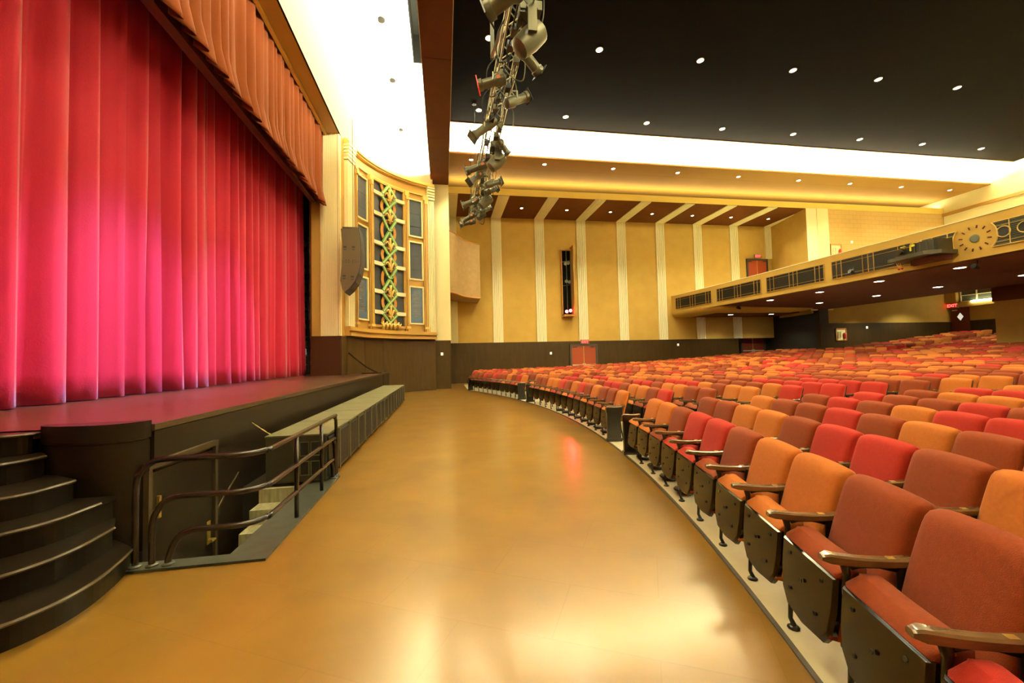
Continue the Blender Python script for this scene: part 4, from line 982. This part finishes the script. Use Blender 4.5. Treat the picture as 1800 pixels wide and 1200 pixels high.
def blocks(rho):
    h1, h2 = math.degrees(A1h / rho), math.degrees(A2h / rho); return {'right': (None, A1 - h1), 'middle': (A1 + h1, A2 - h2), 'left': (A2 + h2, None)}
def ok(x, y, z):
    if x > 25.8 and x < 28.4 and 13.2 < y < 16.3: return False
    if x > 24.2: return -.2 < y < 22.9 and x < 35.0
    return -4.2 < y < 26.4 and (y < 15 or x > 1.36)
seatlist = []
SEQ = {('right', 0): 'OORCCROORRCO', ('right', 1): 'RROORCCROORCC', ('right', 2): 'ORRCROROCRRO', ('right', 3): 'RCROCCOORRC', ('right', 4): 'CRRCROORCOO', ('middle', 0): 'ORRORCORCOORRCOO', ('middle', 1): 'CROORCCROORCCROR', ('middle', 2): 'RROORCCROOCCROOR', ('left', 0): 'OCRORRCRCRRO'}
NR = 38
for k_ in range(NR):
    r = .0 + .865 * k_; rho = R0 + r + .3
    dth = math.degrees(W / rho)
    rr = random.Random(100 + k_)
    for b, (lo, hi) in blocks(rho).items():
        if b == 'right': st, sg = hi, -1
        elif b == 'middle': st, sg = lo, 1
        else: st, sg = lo, 1
        n = int((hi - lo) / dth + .15) if b == 'middle' else 45
        dd = (hi - lo) / n if b == 'middle' else dth
        last = None
        for i in range(n):
            th = st + sg * dd * (i + .5); x, y, z = arc(R0 + r, th, .012 + rise(r + .15))
            if not ok(x, y, z): continue
            sq = SEQ.get((b, k_), '')
            if i < len(sq): c = sq[i]
            else:
                c = rr.choice('OORRRC') if last is None or rr.random() < .8 else last
            last = c
            end = k_ > 0 and ((b == 'right' and i == 0) or (b == 'middle' and i == n - 1))
            pr_ = project((x, y, z + .8)); vis = pr_ is not None and -60 < pr_[0] < 1860 and pr_[1] < 1300
            if pr_ is None and math.hypot(x, y) > 3: continue
            if pr_ is not None and not (-500 < pr_[0] < 2500): continue
            seatlist.append((math.dist((x, y, z), (0, 0, CH - .6)) + (0 if vis else 1000), b, k_, i, c, end, (x, y, z), math.radians(th - 90)))
seatlist.sort(key=lambda q: q[0])
seen = set()
BN = {'right': 'near block', 'middle': 'middle block', 'left': 'far block'}
NI = 300
for idx, (d, b, k_, i, c, end, p, rz) in enumerate(seatlist[:NI]):
    rown = 'front' if k_ == 0 else ordn[k_]
    lb = '%s seat, %s from the %s, %s row of the %s' % (CN[c], ordn[i], 'aisle' if b == 'right' else 'near aisle', rown, BN[b])
    seat(c, end, p, rz, lb, 'theatre seats in curved rows', idx < 110)
# the remaining seats, farther away
lo_back = {}; tmp = back_mb(6, 6); tmpc = cush_mb(3, 3)
mbS = MB(); mats = [M['O'], M['R'], M['C'], M['shell'], M['wood'], M['iron'], M['pan']]
pan_s = pan_mb(); 
ctmpl = {}
def tmpl():
    T = []
    T.append(('f', tmp.v, tmp.f)); T.append(('f', tmpc.v, tmpc.f))
    q = MB(); q.box(hx - .028, hx + .028, -.03, .34, .645, .68); T.append((4, q.v, q.f))
    q = MB(); q.box(hx - .014, hx + .014, .05, .08, 0, .645); q.box(hx - .014, hx + .014, .08, .3, .25, .31); q.box(hx - .014, hx + .014, .27, .3, .3, .645); T.append((5, q.v, q.f))
    T.append((6, pan_s.v, pan_s.f)); return T
T = tmpl(); V = []; Fc = []; MI = []
for d, b, k_, i, c, end, p, rz in seatlist[NI:]:
    cs, sn = math.cos(rz), math.sin(rz)
    for m_, vs, fs in T:
        o0 = len(V); V += [(p[0] + x * cs - y * sn, p[1] + x * sn + y * cs, p[2] + z) for x, y, z in vs]
        Fc += [tuple(q + o0 for q in f) for f in fs]; MI += [('ORC'.index(c) if m_ == 'f' else m_)] * len(fs)
mbS.v, mbS.f, mbS.mi = V, Fc, MI
o = mbS.build('theatre_seats', mats, None, 'all', label='remaining rows of orange, rust and crimson theatre seats farther back', cat='theatre seats', kind='stuff')
print('seats', len(seatlist), 'faces', len(Fc))
# aisle end panels
def end_panel(th, sg, label):
    x, y, z = arc(R0 - .0, th, .012); t = thing('aisle_end_panel', label, 'end panel', (x, y, z), math.radians(th - 90), 'panels closing the front seat row')
    MB().box(-.035, .035, -.03, .23, 0, .64).build('panel', M['iron'], t)
    MB().box(-.05, .05, -.045, .245, .0, .06).build('plinth', M['iron'], t); MB().box(-.045, .045, -.045, .245, .55, .64).build('head_rail', M['iron'], t)
    mb = arm_mb(0); mb.v = [(x * 1.25, y * .72, z - .018) for x, y, z in mb.v]; mb.build('arm_cap', M['wood'], t, True)
bl = blocks(R0 + .3)
end_panel(bl['right'][1] + .12, 1, 'black panel closing the near block front row at its aisle end')
end_panel(bl['middle'][0] - .14, -1, 'black panel with wooden cap at the near end of the middle block front row')
end_panel(bl['middle'][1] + .12, 1, 'black panel at the far end of the middle block front row')
end_panel(bl['left'][0] - .14, -1, 'black panel at the near end of the far block front row')
end_panel(21.6, 1, 'black panel at the far wall end of the far block front row')
# mushroom air vents under the seats
first = None
def vent(b, i, label, sgn):
    global first
    rho = R0 + .3; lo, hi = blocks(rho)[b]; dth = math.degrees(W / rho)
    th = (hi - dth * (i + .5)) if b == 'right' else (lo + dth * (i + .5)); p = arc(R0 + .20, th, .012)
    if first: return tree_copy(first, p, 0, label, 'floor air vents under the seats')
    first = thing('floor_vent', label, 'air vent', p, 0, 'floor air vents under the seats')
    mb = MB(); mb.lathe([(.09, 0), (.09, .03)], 20); mb.build('neck', M['iron'], first)
    mb = MB(); mb.lathe([(.118, .03), (.125, .042), (.115, .055), (.06, .066), (.01, .07)], 24); mb.build('cap', M['iron'], first, True)
for i in range(4): vent('right', i, 'round black floor vent under the %s seat from the aisle, near block front row' % ordn[i], -1)
for i in range(1, 9): vent('middle', i, 'round black floor vent under the %s seat of the middle block front row' % ordn[i], 1)
# ------------------------------------------------------------------ lights
def area(name, loc, sx, sy, e, rot, color=(1, .85, .5)):
    l = D.lights.new(name, 'AREA'); l.shape = 'RECTANGLE'; l.size = sx; l.size_y = sy; l.energy = e; l.color = color
    o = D.objects.new(name, l); COL.objects.link(o); o.location = loc; o.rotation_euler = rot; return o
WARM = (1, .93, .62)
area('cove_lamp', (18.5, 22.3, 12.66), 36, .4, 9500, (PI, 0, 0), WARM)
area('cove_lamp', (18.5, YM - 22.3, 12.66), 36, .4, 9500, (PI, 0, 0), WARM)
area('soffit_cove_lamp', (18.3, YI + .45, ZW + .42), 36, .2, 300, (PI, 0, 0), (1, .86, .45))
area('soffit_cove_lamp', (18.3, YM - YI - .45, ZW + .42), 36, .2, 300, (PI, 0, 0), (1, .86, .45))
area('sounding_board_fill', (-.64, 9.5, 12.0), .1, 27, 3000, (0, math.radians(150), 0), WARM)  # unseen strip added on the beam side to whiten the sounding board
area('balcony_cove_lamp', (36.0, 11.2, 6.3), .3, 30, 900, (0, math.radians(180), 0), WARM)
def aim(p, q): return (Vector(q) - Vector(p)).to_track_quat('-Z', 'Y').to_euler()
for p, q, e, a, c in (((TX, 9.5, TZ - .6), (-5.9, 8.5, 1.8), 3800, 32, (1, .9, 2.2)), ((TX, 13.5, TZ - .6), (-5.9, 12.0, 2.0), 3200, 32, (1, .7, 1.9)), ((TX, 6, TZ - .6), (-5.9, 5.5, 2.2), 1200, 36, (1, .25, .5)), ((TX, 16.5, TZ - .6), (-5.9, 16, 2.5), 900, 34, (1, .25, .5))):
    spot(p, e, a, 1., c, .3, aim(p, q)).name = 'stage_wash_beam'
spot((8.7, 27.5, 4.9), 150, 70, 1., (1, .05, .05), .1, aim((8.7, 27.5, 4.9), (0, 15, 0))).name = 'red_lamp_beam'
w = D.worlds.new('world'); bpy.context.scene.world = w; w.use_nodes = True
w.node_tree.nodes['Background'].inputs[0].default_value = (1, .8, .5, 1); w.node_tree.nodes['Background'].inputs[1].default_value = .05
vs_ = bpy.context.scene.view_settings; vs_.view_transform = 'Standard'; vs_.look = 'None'; vs_.gamma = 1; vs_.use_curve_mapping = False; vs_.exposure = 1.05
